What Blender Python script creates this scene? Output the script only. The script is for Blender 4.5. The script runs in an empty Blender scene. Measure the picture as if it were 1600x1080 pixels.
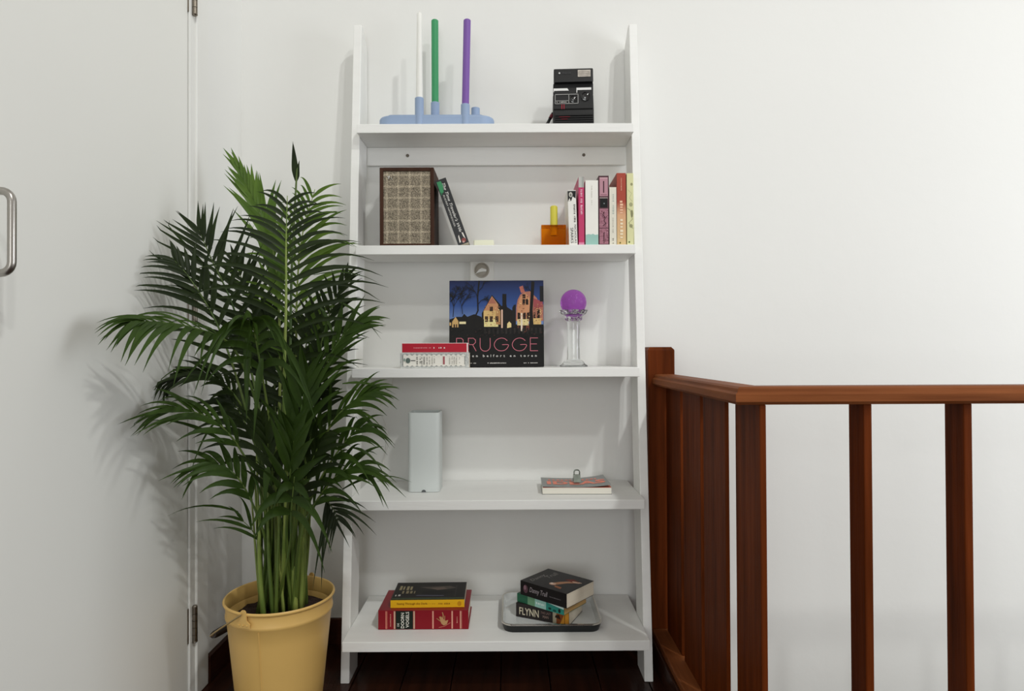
import bpy, bmesh, math, random
from mathutils import Vector, Matrix
random.seed(7)
SC = bpy.context.scene
COL = SC.collection
PI = math.pi
def R(d): return math.radians(d)

# ---------------------------------------------------------------- camera
CAM_P = Vector((0.0379, -1.8961, 0.847)); FPX = 1011.67
YAW, PITCH, ROLL = -0.0027, 0.0094, -0.0046
def cam_axes():
    fw = Vector((0, math.cos(PITCH), math.sin(PITCH))); up = Vector((0, -math.sin(PITCH), math.cos(PITCH))); rt = Vector((1, 0, 0))
    r = math.cos(ROLL) * rt + math.sin(ROLL) * up; u = math.cos(ROLL) * up - math.sin(ROLL) * rt
    Z = Matrix.Rotation(YAW, 3, 'Z')
    return Z @ r, Z @ u, Z @ fw
RT, UP, FW = cam_axes()
cd = bpy.data.cameras.new('camera'); cam = bpy.data.objects.new('camera', cd); COL.objects.link(cam)
cd.sensor_fit = 'HORIZONTAL'; cd.sensor_width = 36; cd.lens = FPX / 1600 * 36; cd.clip_start = 0.02
M = Matrix((RT, UP, -FW)).transposed().to_4x4(); M.translation = CAM_P
cam.matrix_world = M
SC.camera = cam
def at(px, py, y):                                   # the point of the room seen at a pixel, at a known distance from the back wall
    d = FW + RT * (px - 800) / FPX + UP * (540 - py) / FPX
    return CAM_P + d * ((y - CAM_P.y) / d.y)

# ---------------------------------------------------------------- light
w = bpy.data.worlds.new('world'); SC.world = w; w.use_nodes = True
w.node_tree.nodes['Background'].inputs[0].default_value = (1.0, 0.945, 0.875, 1)
w.node_tree.nodes['Background'].inputs[1].default_value = 0.45
def lamp(name, kind, loc, target, power, size, color=(1, 1, 1), **kw):
    l = bpy.data.lights.new(name, kind); l.energy = power; l.color = color
    if kind == 'AREA':
        l.shape = 'RECTANGLE'; l.size, l.size_y = size
    else:
        l.shadow_soft_size = size
    for k, v in kw.items(): setattr(l, k, v)
    o = bpy.data.objects.new(name, l); COL.objects.link(o); o.location = loc
    o.rotation_euler = (Vector(target) - Vector(loc)).to_track_quat('-Z', 'Y').to_euler()
    return o
lamp('ceiling_lamp', 'POINT', (2.60, -3.90, 5.90), (0, 0, 1), 390, 0.12, (0.985, 1.0, 0.975))
lamp('second_ceiling_lamp', 'POINT', (2.20, -4.60, 4.70), (0, 0, 1), 165, 0.13, (0.985, 1.0, 0.975))
lamp('front_fill_light', 'AREA', (-0.6, -5.2, 1.2), (0, 0, 0.6), 42, (1.8, 1.8), (0.96, 0.99, 1.0))  # added soft fill from behind the camera, not a known window
lamp('stair_window_light', 'AREA', (3.2, -1.3, 1.1), (-0.4, -0.2, 0.5), 32, (0.9, 1.3), (0.90, 0.95, 1.0))
SC.view_settings.view_transform = 'Standard'; SC.view_settings.look = 'None'
SC.view_settings.exposure = 0.04; SC.view_settings.gamma = 1.0; SC.view_settings.use_curve_mapping = False

# ---------------------------------------------------------------- materials
def lin(c):
    if isinstance(c, str):
        c = tuple(int(c[i:i + 2], 16) / 255 for i in (0, 2, 4))
    return tuple((v / 12.92 if v <= 0.04045 else ((v + 0.055) / 1.055) ** 2.4) for v in c)
MATS = {}
def mat(name, col, rough=0.5, metal=0.0, spec=0.5, vary=0.0, scale=8.0, stretch=(1, 1, 1), bump=0.0, bscale=60.0, trans=0.0, ior=1.45, coat=0.0, sss=0.0, col2=None, alpha=1.0):
    if name in MATS: return MATS[name]
    m = bpy.data.materials.new(name); MATS[name] = m; m.use_nodes = True
    nt = m.node_tree; b = nt.nodes['Principled BSDF']; c = lin(col)
    b.inputs['Base Color'].default_value = (*c, 1); b.inputs['Roughness'].default_value = rough
    b.inputs['Metallic'].default_value = metal; b.inputs['Specular IOR Level'].default_value = spec
    b.inputs['Transmission Weight'].default_value = trans; b.inputs['IOR'].default_value = ior
    b.inputs['Coat Weight'].default_value = coat; b.inputs['Alpha'].default_value = alpha
    if sss:
        b.inputs['Subsurface Weight'].default_value = sss; b.inputs['Subsurface Radius'].default_value = (0.01, 0.01, 0.01)
    if vary or bump:
        tc = nt.nodes.new('ShaderNodeTexCoord'); mp = nt.nodes.new('ShaderNodeMapping'); mp.inputs['Scale'].default_value = stretch
        nt.links.new(tc.outputs['Object'], mp.inputs[0])
    if vary:
        n = nt.nodes.new('ShaderNodeTexNoise'); n.inputs['Scale'].default_value = scale; n.inputs['Detail'].default_value = 5
        nt.links.new(mp.outputs[0], n.inputs['Vector'])
        r = nt.nodes.new('ShaderNodeValToRGB'); r.color_ramp.elements[0].position = 0.3; r.color_ramp.elements[1].position = 0.7
        c2 = lin(col2) if col2 else tuple(v * (1 - vary) for v in c)
        r.color_ramp.elements[0].color = (*c2, 1); r.color_ramp.elements[1].color = (*(c if col2 else tuple(min(1, v * (1 + vary)) for v in c)), 1)
        nt.links.new(n.outputs['Fac'], r.inputs[0]); nt.links.new(r.outputs[0], b.inputs['Base Color'])
    if bump:
        n = nt.nodes.new('ShaderNodeTexNoise'); n.inputs['Scale'].default_value = bscale; n.inputs['Detail'].default_value = 4
        nt.links.new(mp.outputs[0], n.inputs['Vector'])
        bp = nt.nodes.new('ShaderNodeBump'); bp.inputs['Strength'].default_value = bump; bp.inputs['Distance'].default_value = 0.01
        nt.links.new(n.outputs['Fac'], bp.inputs['Height']); nt.links.new(bp.outputs[0], b.inputs['Normal'])
    return m
WALL = mat('white_wall_paint', 'E9E9E6', 0.75, spec=0.3, vary=0.012, scale=1.5, bump=0.06, bscale=30)
DOORP = mat('white_door_paint', 'E9E9E4', 0.5, spec=0.4, vary=0.012, scale=2, bump=0.04, bscale=14)
TRIM = mat('white_trim_paint', 'E8E8E4', 0.4, vary=0.015, scale=6)
SHELFW = mat('white_shelf_paint', 'EFEFEC', 0.45, vary=0.02, scale=5, stretch=(1, 6, 6), bump=0.05, bscale=25)
def wood(name, a, b_, rough=0.5, stretch=(12, 12, 0.8), coat=0.0):
    return mat(name, a, rough, vary=0.3, scale=4, stretch=stretch, bump=0.08, bscale=20, coat=coat, col2=b_, spec=0.08)
MAHOG = wood('mahogany_upright', '6C3110', '481E06')
MAHOGX = wood('mahogany_along_x', '8E5430', '6A3A1E', stretch=(0.8, 12, 12))
MAHOGY = wood('mahogany_along_y', '8E5430', '6A3A1E', stretch=(12, 0.8, 12))
FLOORM = wood('dark_floor_board', '3A1E13', '23110A', 0.38, (10, 0.9, 10), 0.25)
BASEM = wood('dark_baseboard', '3E2116', '2A150D', 0.4, (1, 1, 10), 0.1)
STEEL = mat('brushed_steel', 'A8A49E', 0.3, 1.0, vary=0.05, scale=30, stretch=(1, 1, 0.1))
BRASSH = mat('aged_hinge_metal', '8B8378', 0.35, 1.0, vary=0.15, scale=60)
BLACKP = mat('black_plastic', '141415', 0.42, vary=0.1, scale=20)
BLACKM = mat('matt_black', '0C0C0D', 0.6, vary=0.1, scale=20)
PAGES = mat('book_paper', 'E6DCC8', 0.85, vary=0.06, scale=3, stretch=(260, 1, 1))

# ---------------------------------------------------------------- mesh helpers
def obj(name, bm, m=None, parent=None, smooth=False):
    me = bpy.data.meshes.new(name); 
    if isinstance(bm, bmesh.types.BMesh):
        bmesh.ops.recalc_face_normals(bm, faces=bm.faces[:]); bm.to_mesh(me); bm.free()
    else:
        me.from_pydata(*bm); me.update()
    for x in (m if isinstance(m, (list, tuple)) else [m]):
        if x: me.materials.append(x)
    if smooth:
        me.polygons.foreach_set('use_smooth', [True] * len(me.polygons))
        if smooth != 'all': me.set_sharp_from_angle(angle=R(40))
    o = bpy.data.objects.new(name, me); COL.objects.link(o); o.parent = parent
    return o
def tag(o, label, cat, group=None):
    o['label'] = label; o['category'] = cat
    if group: o['group'] = group
    return o
def thing(name, label, cat, loc=(0, 0, 0), rot=(0, 0, 0), group=None):
    o = bpy.data.objects.new(name, None); COL.objects.link(o); o.empty_display_size = 0.05
    o.location = loc; o.rotation_euler = rot
    return tag(o, label, cat, group)
def struct(name, bm, m, label=None):
    o = obj(name, bm, m); o['kind'] = 'structure'
    if label: o['label'] = label
    return o
def box(bm, x0, x1, y0, y1, z0, z1, bev=0.0, seg=2):
    vs = [bm.verts.new(p) for p in ((x0, y0, z0), (x1, y0, z0), (x1, y1, z0), (x0, y1, z0), (x0, y0, z1), (x1, y0, z1), (x1, y1, z1), (x0, y1, z1))]
    fs = [bm.faces.new([vs[i] for i in f]) for f in ((3, 2, 1, 0), (4, 5, 6, 7), (0, 1, 5, 4), (1, 2, 6, 5), (2, 3, 7, 6), (3, 0, 4, 7))]
    if bev:
        es = list({e for f in fs for e in f.edges})
        bmesh.ops.bevel(bm, geom=es, offset=bev, segments=seg, affect='EDGES', profile=0.5)
def bx(*a, **k):
    bm = bmesh.new(); box(bm, *a, **k); return bm
def prism(bm, poly, axis, a, b, bev=0.0):
    """extrude a 2D polygon along an axis; poly in the other two axes in order"""
    def P(u, v, t):
        return {'x': (t, u, v), 'y': (u, t, v), 'z': (u, v, t)}[axis]
    A = [bm.verts.new(P(u, v, a)) for u, v in poly]; B = [bm.verts.new(P(u, v, b)) for u, v in poly]
    n = len(poly); fs = [bm.faces.new(A[::-1]), bm.faces.new(B)]
    for i in range(n): fs.append(bm.faces.new((A[i], A[(i + 1) % n], B[(i + 1) % n], B[i])))
    if bev:
        es = list({e for f in fs for e in f.edges})
        bmesh.ops.bevel(bm, geom=es, offset=bev, segments=2, affect='EDGES', profile=0.5)
def lathe(bm, prof, cx=0, cy=0, n=32, close=False):
    rings = []
    for r, z in prof:
        if r < 1e-6: rings.append([bm.verts.new((cx, cy, z))])
        else: rings.append([bm.verts.new((cx + r * math.cos(2 * PI * i / n), cy + r * math.sin(2 * PI * i / n), z)) for i in range(n)])
    for a, b in zip(rings, rings[1:]):
        for i in range(n):
            j = (i + 1) % n
            if len(a) == 1 and len(b) == 1: continue
            if len(a) == 1: bm.faces.new((a[0], b[j], b[i]))
            elif len(b) == 1: bm.faces.new((a[i], a[j], b[0]))
            else: bm.faces.new((a[i], a[j], b[j], b[i]))
def tube(bm, pts, rad, n=8, caps=True):
    pts = [Vector(p) for p in pts]; rings = []; N = len(pts)
    prev = None
    for i, p in enumerate(pts):
        t = (pts[min(i + 1, N - 1)] - pts[max(i - 1, 0)]).normalized()
        if prev is None:
            prev = t.orthogonal().normalized()
        prev = (prev - t * prev.dot(t)).normalized(); c = t.cross(prev)
        r = rad[i] if isinstance(rad, (list, tuple)) else rad
        rings.append([bm.verts.new(p + prev * r * math.cos(2 * PI * k / n) + c * r * math.sin(2 * PI * k / n)) for k in range(n)])
    for a, b in zip(rings, rings[1:]):
        for k in range(n): bm.faces.new((a[k], a[(k + 1) % n], b[(k + 1) % n], b[k]))
    if caps: bm.faces.new(rings[0][::-1]); bm.faces.new(rings[-1])
def spline(P, n):
    P = [Vector(p) for p in P]; Q = [P[0] * 2 - P[1]] + P + [P[-1] * 2 - P[-2]]; out = []
    for i in range(n + 1):
        t = i / n * (len(P) - 1); k = min(int(t), len(P) - 2); t -= k
        a, b, c, d = Q[k:k + 4]
        out.append(0.5 * ((2 * b) + (c - a) * t + (2 * a - 5 * b + 4 * c - d) * t * t + (3 * b - a - 3 * c + d) * t ** 3))
    return out
def frame_map(o, r, u):
    o, r, u = Vector(o), Vector(r), Vector(u); n = r.cross(u).normalized()
    return lambda a, b, h=0.0: o + r * a + u * b + n * h
SPINE_UP = ((1, 0, 0), (0, 0, 1))        # across an upright spine
SPINE_DN = ((0, 0, -1), (1, 0, 0))       # reading down an upright spine, upright when the book lies face up
COVER_LY = ((0, 0, -1), (0, 1, 0))       # the front board, read from the spine side
def pmat(c, rough=0.5):
    return mat('print_' + c, c, rough, spec=0.25)
def printed(name, parent, origin, axes, polys, h0=0.0002, step=0.00004, rough=0.45):
    """flat print: list of (colour, polygon) laid on a surface, later ones on top"""
    f = frame_map(origin, *axes); V, F, mi, ms = [], [], [], []
    for k, (c, pl) in enumerate(polys):
        m = pmat(c, rough) if isinstance(c, str) else c
        if m not in ms: ms.append(m)
        b = len(V); V += [f(a, q, h0 + step * k) for a, q in pl]; F.append(list(range(b, b + len(pl)))); mi.append(ms.index(m))
    o = obj(name, (V, [], F), ms, parent)
    o.data.polygons.foreach_set('material_index', mi)
    return o
def rect(x0, x1, y0, y1): return [(x0, y0), (x1, y0), (x1, y1), (x0, y1)]
def ell(cx, cy, rx, ry, n=14, a0=0, a1=360): return [(cx + rx * math.cos(R(a0 + (a1 - a0) * i / n)), cy + ry * math.sin(R(a0 + (a1 - a0) * i / n))) for i in range(n if a1 - a0 == 360 else n + 1)]
def lettering(body, parent, origin, axes, wid, hei, color, name='lettering', shear=0.0, h=0.0006, bold=0.0, spacing=1.0, rough=0.45):
    cu = bpy.data.curves.new('t', 'FONT'); cu.body = body; cu.shear = shear; cu.offset = bold; cu.resolution_u = 2; cu.space_character = spacing
    to = bpy.data.objects.new('t', cu); me = bpy.data.meshes.new_from_object(to)
    xs = [v.co.x for v in me.vertices]; ys = [v.co.y for v in me.vertices]
    x0, x1, y0, y1 = min(xs), max(xs), min(ys), max(ys)
    sx = wid / (x1 - x0); sy = hei / (y1 - y0); f = frame_map(origin, *axes)
    for v in me.vertices: v.co = f((v.co.x - (x0 + x1) / 2) * sx, (v.co.y - (y0 + y1) / 2) * sy, h)
    me.materials.clear(); me.materials.append(pmat(color, rough)); me.name = name
    o = bpy.data.objects.new(name, me); COL.objects.link(o); o.parent = parent
    bpy.data.objects.remove(to); bpy.data.curves.remove(cu)
    return o
def marks(x0, x1, y, hgt, color, pitch=0.003, seed=1):
    """a line of print too small to read: short bars"""
    rr = random.Random(seed); out = []; x = x0
    while x < x1:
        wv = pitch * rr.uniform(0.4, 0.75)
        if rr.random() > 0.14: out.append((color, rect(x, min(x + wv, x1), y - hgt / 2 * rr.uniform(0.7, 1), y + hgt / 2 * rr.uniform(0.6, 1))))
        x += pitch
    return out
def ribbon(pts, wd, color):
    out = []
    for a, b in zip(pts, pts[1:]):
        a, b = Vector(a), Vector(b); d = (b - a).normalized(); n = Vector((-d.y, d.x)) * wd / 2; e = d * wd * 0.3
        out.append((color, [tuple(a - e - n), tuple(b + e - n), tuple(b + e + n), tuple(a - e + n)]))
    return out

# ================================================================ SETTING
XL = -0.7478                                  # left wall plane
XR = 3.6; YB = -3.4; ZT = 2.8; ZLOW = -2.5
struct('wall_back', bx(XL - 0.12, XR, 0, 0.14, ZLOW, ZT), WALL, 'white plastered back wall running down into the stairwell')
bm = bmesh.new()
box(bm, XL - 0.12, XL, -0.231, 0, 0, ZT)                              # between corner and door casing
box(bm, XL - 0.12, XL, -1.17, -0.231, 2.1, ZT)                       # above the door
box(bm, XL - 0.12, XL, YB, -1.17, 0, ZT)
struct('wall_left', bm, WALL, 'white side wall with the flush door')
# floor: boards along the depth of the room, stairwell left open on the right
fl = struct('floor', bx(XL - 0.12, 0.435, YB, 0, -0.22, -0.016), BASEM, 'dark stained floorboards')
obj('landing_slab', bx(0.435, XR, YB, -0.70, -0.22, -0.016), BASEM, fl)
PW = 0.1265; x = 0.0095 - PW * 6; k = 0
while x < 2.4:
    a, b = max(x + 0.0012, XL), x + PW - 0.0012
    if b > a + 0.01:
        y1 = -0.001 if a < 0.40 else -0.705
        b2 = min(b, 0.436) if a < 0.40 else b
        obj('floorboard', bx(a, b2, YB, y1, -0.016, random.uniform(-0.0008, 0), bev=0.0012, seg=1), FLOORM, fl)
    x += PW
struct('wall_stairwell', bx(0.445, XR, -0.84, -0.72, ZLOW, -0.221), WALL, 'white stairwell wall below the landing')
struct('floor_lower', bx(0.0, XR, -0.72, 0, ZLOW - 0.1, ZLOW), FLOORM, 'dark lower floor at the foot of the stairwell')
struct('baseboard_back', bx(XL, 0.422, -0.013, 0, 0, 0.0745, bev=0.002), BASEM)
struct('baseboard_left', bx(XL, XL + 0.013, -0.226, -0.013, 0, 0.070, bev=0.002), BASEM)
# door casing
bm = bmesh.new()
box(bm, XL - 0.05, XL + 0.004, -0.314, -0.286, 0, 2.09, bev=0.002)
box(bm, XL - 0.02, XL + 0.009, -0.288, -0.227, 0, 2.15, bev=0.003)
box(bm, XL - 0.02, XL + 0.009, -1.23, -0.2272, 2.09, 2.15, bev=0.003)
box(bm, XL - 0.02, XL + 0.009, -1.23, -1.17, 0, 2.0895, bev=0.003)
struct('trim_1', bm, TRIM, 'white painted door casing')
# door leaf, hinges and pull handle
door = struct('door_1', bx(XL - 0.04, XL, -1.165, -0.3175, 0.006, 2.085, bev=0.0015), DOORP, 'plain white flush door with a steel pull handle')
HX = XL + 0.0065
for z0, z1 in ((0.1405, 0.2255), (0.925, 1.010), (1.684, 1.769)):
    bm = bmesh.new(); n = 5; hh = (z1 - z0) / n
    for i in range(n):
        lathe(bm, [(0, z0 + i * hh), (0.0062, z0 + i * hh + 0.0004), (0.0062, z0 + (i + 1) * hh - 0.0006), (0, z0 + (i + 1) * hh - 0.0003)], HX + 0.003, -0.3005, 12)
    for zc in (z0, z1): lathe(bm, [(0, zc - 0.003), (0.0045, zc - 0.003), (0.0068, zc), (0.0045, zc + 0.003), (0, zc + 0.003)], HX + 0.003, -0.3005, 12)
    h = obj('hinge', bm, BRASSH, door, True)
    obj('hinge_leaf', bx(XL - 0.001, XL + 0.0018, -0.3185, -0.3005, z0, z1, bev=0.0006, seg=1), BRASSH, h)
hz0, hz1 = at(20, 436, -0.88).z, at(20, 317, -0.88).z
bar = [(XL + 0.002, -0.955, hz1), (XL + 0.050, -0.955, hz1)]
c0 = Vector((XL + 0.058, -0.955, 0))
xb = at(18.5, 380, -0.955).x
path = [Vector((XL - 0.002, -0.955, hz1)), Vector((xb - 0.016, -0.955, hz1))]
path += [Vector((xb - 0.016 + 0.016 * math.sin(t), -0.955, hz1 - 0.016 + 0.016 * math.cos(t))) for t in [PI / 2 * i / 6 for i in range(1, 7)]]
path += [Vector((xb - 0.016 + 0.016 * math.cos(t), -0.955, hz0 + 0.016 - 0.016 * math.sin(t))) for t in [PI / 2 * i / 6 for i in range(0, 7)]]
path += [Vector((XL - 0.002, -0.955, hz0))]
bm = bmesh.new(); tube(bm, path, 0.0058, 14); pull = obj('pull_handle', bm, STEEL, door, True); pull['label'] = 'brushed steel D-shaped pull handle'
for z in (hz0, hz1):
    bm = bmesh.new(); lathe(bm, [(0, 0), (0.0095, 0), (0.0095, 0.0025), (0.0085, 0.0035), (0, 0.0035)], 0, 0, 18)
    bmesh.ops.rotate(bm, verts=bm.verts, cent=(0, 0, 0), matrix=Matrix.Rotation(PI / 2, 3, 'Y')); bmesh.ops.translate(bm, verts=bm.verts, vec=(XL, -0.955, z))
    obj('rosette', bm, STEEL, pull, True)

# wall socket between the second and third shelf
so = thing('wall_socket', 'white wall socket half hidden behind the tall city picture book', 'socket', (-0.0443, 0, 1.0847))
obj('cover_plate', bx(-0.0355, 0.0355, -0.009, -0.0003, -0.040, 0.042, bev=0.003), mat('socket_white', 'E4E2DC', 0.35), so)
bm = bmesh.new(); lathe(bm, [(0.0195, 0.0125), (0.0215, 0.0125), (0.0225, 0.009), (0.0195, 0.009), (0.0185, 0.0095), (0.0, 0.0096)], 0, 0, 32)
bmesh.ops.rotate(bm, verts=bm.verts, cent=(0, 0, 0), matrix=Matrix.Rotation(PI / 2, 3, 'X')); obj('socket_ring', bm, mat('socket_recess', 'B0A89B', 0.45), so, True)
bm = bmesh.new(); prism(bm, [(-0.019, -0.012), (-0.004, -0.004), (0.013, -0.005), (0.014, 0.002), (0.0, 0.006), (-0.008, 0.002)], 'y', -0.0155, -0.0097, bev=0.0012)
obj('rocker', bm, mat('socket_white', 'E4E2DC', 0.35), so)

# ================================================================ BALUSTRADE
bal = thing('stair_balustrade', 'dark mahogany balustrade with flat slats around the stairwell', 'balustrade', (0.48, -0.40, 0))
def bpart(name, bm, m, sm=False):
    bmesh.ops.translate(bm, verts=bm.verts, vec=(-0.48, 0.40, 0)); return obj(name, bm, m, bal, sm)
bm = bmesh.new(); box(bm, 0.4236, 0.4985, -0.082, -0.001, 0, 0.8495, bev=0.0015)
tv = [bm.verts.new(p) for p in ((0.4236, -0.082, 0.8492), (0.4985, -0.082, 0.8492), (0.4985, -0.001, 0.8492), (0.4236, -0.001, 0.8492), (0.4310, -0.074, 0.858), (0.4911, -0.074, 0.858), (0.4911, -0.001, 0.858), (0.4310, -0.001, 0.858))]
for f in ((3, 2, 1, 0), (4, 5, 6, 7), (0, 1, 5, 4), (1, 2, 6, 5), (2, 3, 7, 6), (3, 0, 4, 7)): bm.faces.new([tv[i] for i in f])
bpart('newel_post', bm, MAHOG)
RP = [(0.000, 0.7560), (0.006, 0.7505), (0.059, 0.7505), (0.065, 0.7560), (0.065, 0.7690), (0.060, 0.7735), (0.059, 0.7790), (0.054, 0.7822), (0.011, 0.7822), (0.006, 0.7790), (0.005, 0.7735), (0.000, 0.7690)]
BX0, BY0 = 0.436, -0.752
bm = bmesh.new()                                   # rail from the wall post to the mitred corner
A = [bm.verts.new((BX0 + o, -0.0825, z)) for o, z in RP]; B = [bm.verts.new((BX0 + o, BY0 + o, z)) for o, z in RP]
n = len(RP); bm.faces.new(A); bm.faces.new(B[::-1])
for i in range(n): bm.faces.new((A[i], B[i], B[(i + 1) % n], A[(i + 1) % n]))
bpart('handrail', bm, MAHOGY)
bm = bmesh.new()
A = [bm.verts.new((BX0 + o + 0.0004, BY0 + o, z)) for o, z in RP]; B = [bm.verts.new((2.2, BY0 + o, z)) for o, z in RP]
bm.faces.new(A); bm.faces.new(B[::-1])
for i in range(n): bm.faces.new((A[i], B[i], B[(i + 1) % n], A[(i + 1) % n]))
bpart('handrail', bm, MAHOGX)
def slat(x0, x1, y0, y1):
    bm = bmesh.new(); box(bm, x0, x1, y0, y1, 0.072, 0.7505, bev=0.0022); bpart('slat', bm, MAHOG)
slat(0.4815, 0.4930, -0.7440, -0.6160)
for yf in (-0.5916, -0.4200, -0.2470): slat(0.4700, 0.4782, yf, yf + 0.150)
xx = 0.671
while xx < 2.15:
    slat(xx, xx + 0.0150, -0.7360, -0.6830); xx += 0.1800
bm = bmesh.new(); box(bm, 0.430, 0.512, -0.748, -0.0825, 0.0005, 0.0725, bev=0.003); bpart('base_rail', bm, MAHOGY)
bm = bmesh.new(); box(bm, 0.5125, 2.2, -0.748, -0.668, 0.0005, 0.0725, bev=0.003); bpart('base_rail', bm, MAHOGX)
bm = bmesh.new(); box(bm, 0.422, 0.4298, -0.748, -0.0825, 0.0005, 0.058, bev=0.002); bpart('base_trim', bm, BASEM)

# ================================================================ LADDER SHELF
SH = thing('ladder_shelf', 'white leaning ladder shelf with five boards against the wall', 'shelf', (0, -0.15, 0))
def spart(name, bm, parent=SH, m=SHELFW):
    if parent is SH: bmesh.ops.translate(bm, verts=bm.verts, vec=(0, 0.15, 0))
    return obj(name, bm, m, parent)
HW, TH = 0.40, 0.0224; HI = HW - TH
Y0, Y1, HH, RD = -0.2326, -0.0756, 1.7714, 0.0904
def rail_y(z): return Y0 + (Y1 - Y0) * z / HH
zc = HH * (-0.002 - RD - Y0) / (Y1 - Y0)           # height where the back edge meets the wall
for sx in (-1, 1):
    bm = bmesh.new()
    poly = [(Y0, 0.0), (Y0 + RD, 0.0), (-0.002, zc), (-0.002, HH - 0.035), (Y1 + 0.02, HH), (Y1, HH)]
    a, b = sorted((sx * HI, sx * HW)); prism(bm, poly, 'x', a, b, bev=0.0015); spart('side_rail', bm)
ZS = [1.4684, 1.1341, 0.8043, 0.4701, 0.1373]; YF = [-0.1387, -0.1570, -0.2021, -0.2519, -0.3044]
for z, y in zip(ZS, YF):
    bm = bmesh.new(); box(bm, -HI + 0.0004, HI - 0.0004, y, -0.003, z - 0.0245, z, bev=0.0014); spart('shelf_board', bm)
bt = spart('back_batten', bx(-HI + 0.0004, HI - 0.0004, -0.014, -0.003, 1.391, 1.4435, bev=0.001))
for x in (-0.2588, 0.2548):
    bm = bmesh.new(); lathe(bm, [(0, 0.002), (0.0042, 0.002), (0.0048, 0.0006), (0.0048, 0), (0, 0)], 0, 0, 14)
    bmesh.ops.rotate(bm, verts=bm.verts, cent=(0, 0, 0), matrix=Matrix.Rotation(PI / 2, 3, 'X')); bmesh.ops.translate(bm, verts=bm.verts, vec=(x, 0.15 - 0.0141, 1.4196))
    obj('screw', bm, mat('screw_metal', '6A635A', 0.4, 1.0), bt)
S1, S2, S3, S4, S5 = [z + 0.0003 for z in ZS]

# ================================================================ SHELF 1: candles and camera
BLUE = mat('pale_blue_enamel', '94A8C6', 0.5, vary=0.02, scale=10)
hd = thing('candle_holder', 'pale blue metal candle holder with a long rounded base and four tubes', 'candle holder', (-0.164, -0.090, S1))
bm = bmesh.new(); L2, Wd = 0.160, 0.036
cap = [(L2 - Wd + Wd * math.cos(t), Wd * math.sin(t)) for t in [-PI / 2 + PI * i / 12 for i in range(13)]]
poly = cap + [(-a, -b) for a, b in cap]
prism(bm, poly, 'z', 0, 0.029)
te = [e for e in bm.edges if all(abs(v.co.z - 0.029) < 1e-6 for v in e.verts)]
bmesh.ops.bevel(bm, geom=te, offset=0.007, segments=5, affect='EDGES', profile=0.5)
obj('base', bm, BLUE, hd, True)
TUBES = [(-0.2096, -0.1175, 1.5466), (-0.1722, -0.064, 1.5545), (-0.0829, -0.1175, 1.5285), (-0.0576, -0.064, 1.5385)]
for tx, ty, tz in TUBES:
    bm = bmesh.new(); top = tz - S1
    lathe(bm, [(0, 0.0005), (0.0122, 0.0005), (0.0122, top - 0.001), (0.0112, top), (0.0104, top), (0.0100, top - 0.018), (0, top - 0.018)], tx + 0.164, ty + 0.090, 24)
    obj('candle_tube', bm, BLUE, hd, True)
def candle(label, x, y, z0, z1, rb, rt, col, wick, lean=(0, 0)):
    m = mat('wax_' + col, col, 0.5, sss=0.15, vary=0.02, scale=12)
    t = thing('dinner_candle', label, 'candle', (x, y, z0), (0, 0, 0)); h = z1 - z0
    bm = bmesh.new(); pts = [(lean[0] * i / 8, lean[1] * i / 8, h * i / 8) for i in range(9)]; rr = [rb + (rt - rb) * i / 8 for i in range(9)]
    pts += [(lean[0], lean[1], h + 0.002)]; rr += [rt * 0.8]
    tube(bm, pts, rr, 20); obj('wax', bm, m, t, True)
    if wick:
        bm = bmesh.new(); tube(bm, [(lean[0], lean[1], h), (lean[0] + 0.0008, lean[1], h + wick)], 0.0008, 6); obj('wick', bm, mat('wick_cotton', 'E8E4DA', 0.9), t)
    return t
candle('tall white taper candle in the pale blue holder', -0.2096, -0.1175, 1.5295, 1.7800, 0.0098, 0.0066, 'EDEDE8', 0.008, (0.001, 0))
candle('green straight candle in the pale blue holder', -0.1722, -0.064, 1.5370, 1.7880, 0.0099, 0.0099, '3E9B66', 0.0, (0.0, 0))
candle('purple candle leaning slightly in the pale blue holder', -0.0829, -0.1175, 1.5110, 1.7610, 0.0099, 0.0100, '7E58A8', 0.005, (0.006, 0))

ic = thing('instant_camera', 'black folding instant camera with open flash lid and wrist strap', 'camera', (0.2165, -0.085, S1), (0, 0, R(-3)))
bm = bmesh.new(); prism(bm, [(-0.040, 0.0), (0.062, 0.0), (0.062, 0.040), (0.045, 0.085), (-0.020, 0.092), (-0.036, 0.052)], 'x', -0.056, 0.056, bev=0.003); obj('body', bm, BLACKP, ic)
bm = bmesh.new(); prism(bm, [(-0.046, 0.001), (-0.034, 0.001), (-0.034, 0.030), (-0.043, 0.030)], 'x', -0.053, 0.055, bev=0.0015); obj('film_door', bm, BLACKM, ic)
for i in range(4): obj('rib', bx(-0.050, 0.053, -0.048, -0.044, 0.006 + i * 0.006, 0.008 + i * 0.006), BLACKP, ic)
bm = bmesh.new(); prism(bm, [(-0.044, 0.117), (-0.006, 0.117), (-0.004, 0.157), (-0.038, 0.157)], 'x', -0.0535, 0.0545, bev=0.003); lid = obj('flash_lid', bm, BLACKP, ic)
bm = bmesh.new(); prism(bm, [(-0.030, 0.088), (0.006, 0.088), (0.000, 0.118), (-0.030, 0.118)], 'x', -0.055, 0.055, bev=0.001); obj('lid_hinge_block', bm, BLACKM, ic)
fl_m = mat('flash_window', 'CFC8BE', 0.25, 0.3, vary=0.2, scale=90)
bm = bmesh.new(); box(bm, 0.012, 0.047, -0.0435, -0.038, 0.131, 0.150, bev=0.001); obj('flash', bm, fl_m, lid)
for i in range(3): obj('flash_fin', bx(0.014, 0.045, -0.0442, -0.0434, 0.135 + i * 0.0045, 0.136 + i * 0.0045), mat('flash_fin', '9B948B', 0.3, 0.5), lid)
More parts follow.
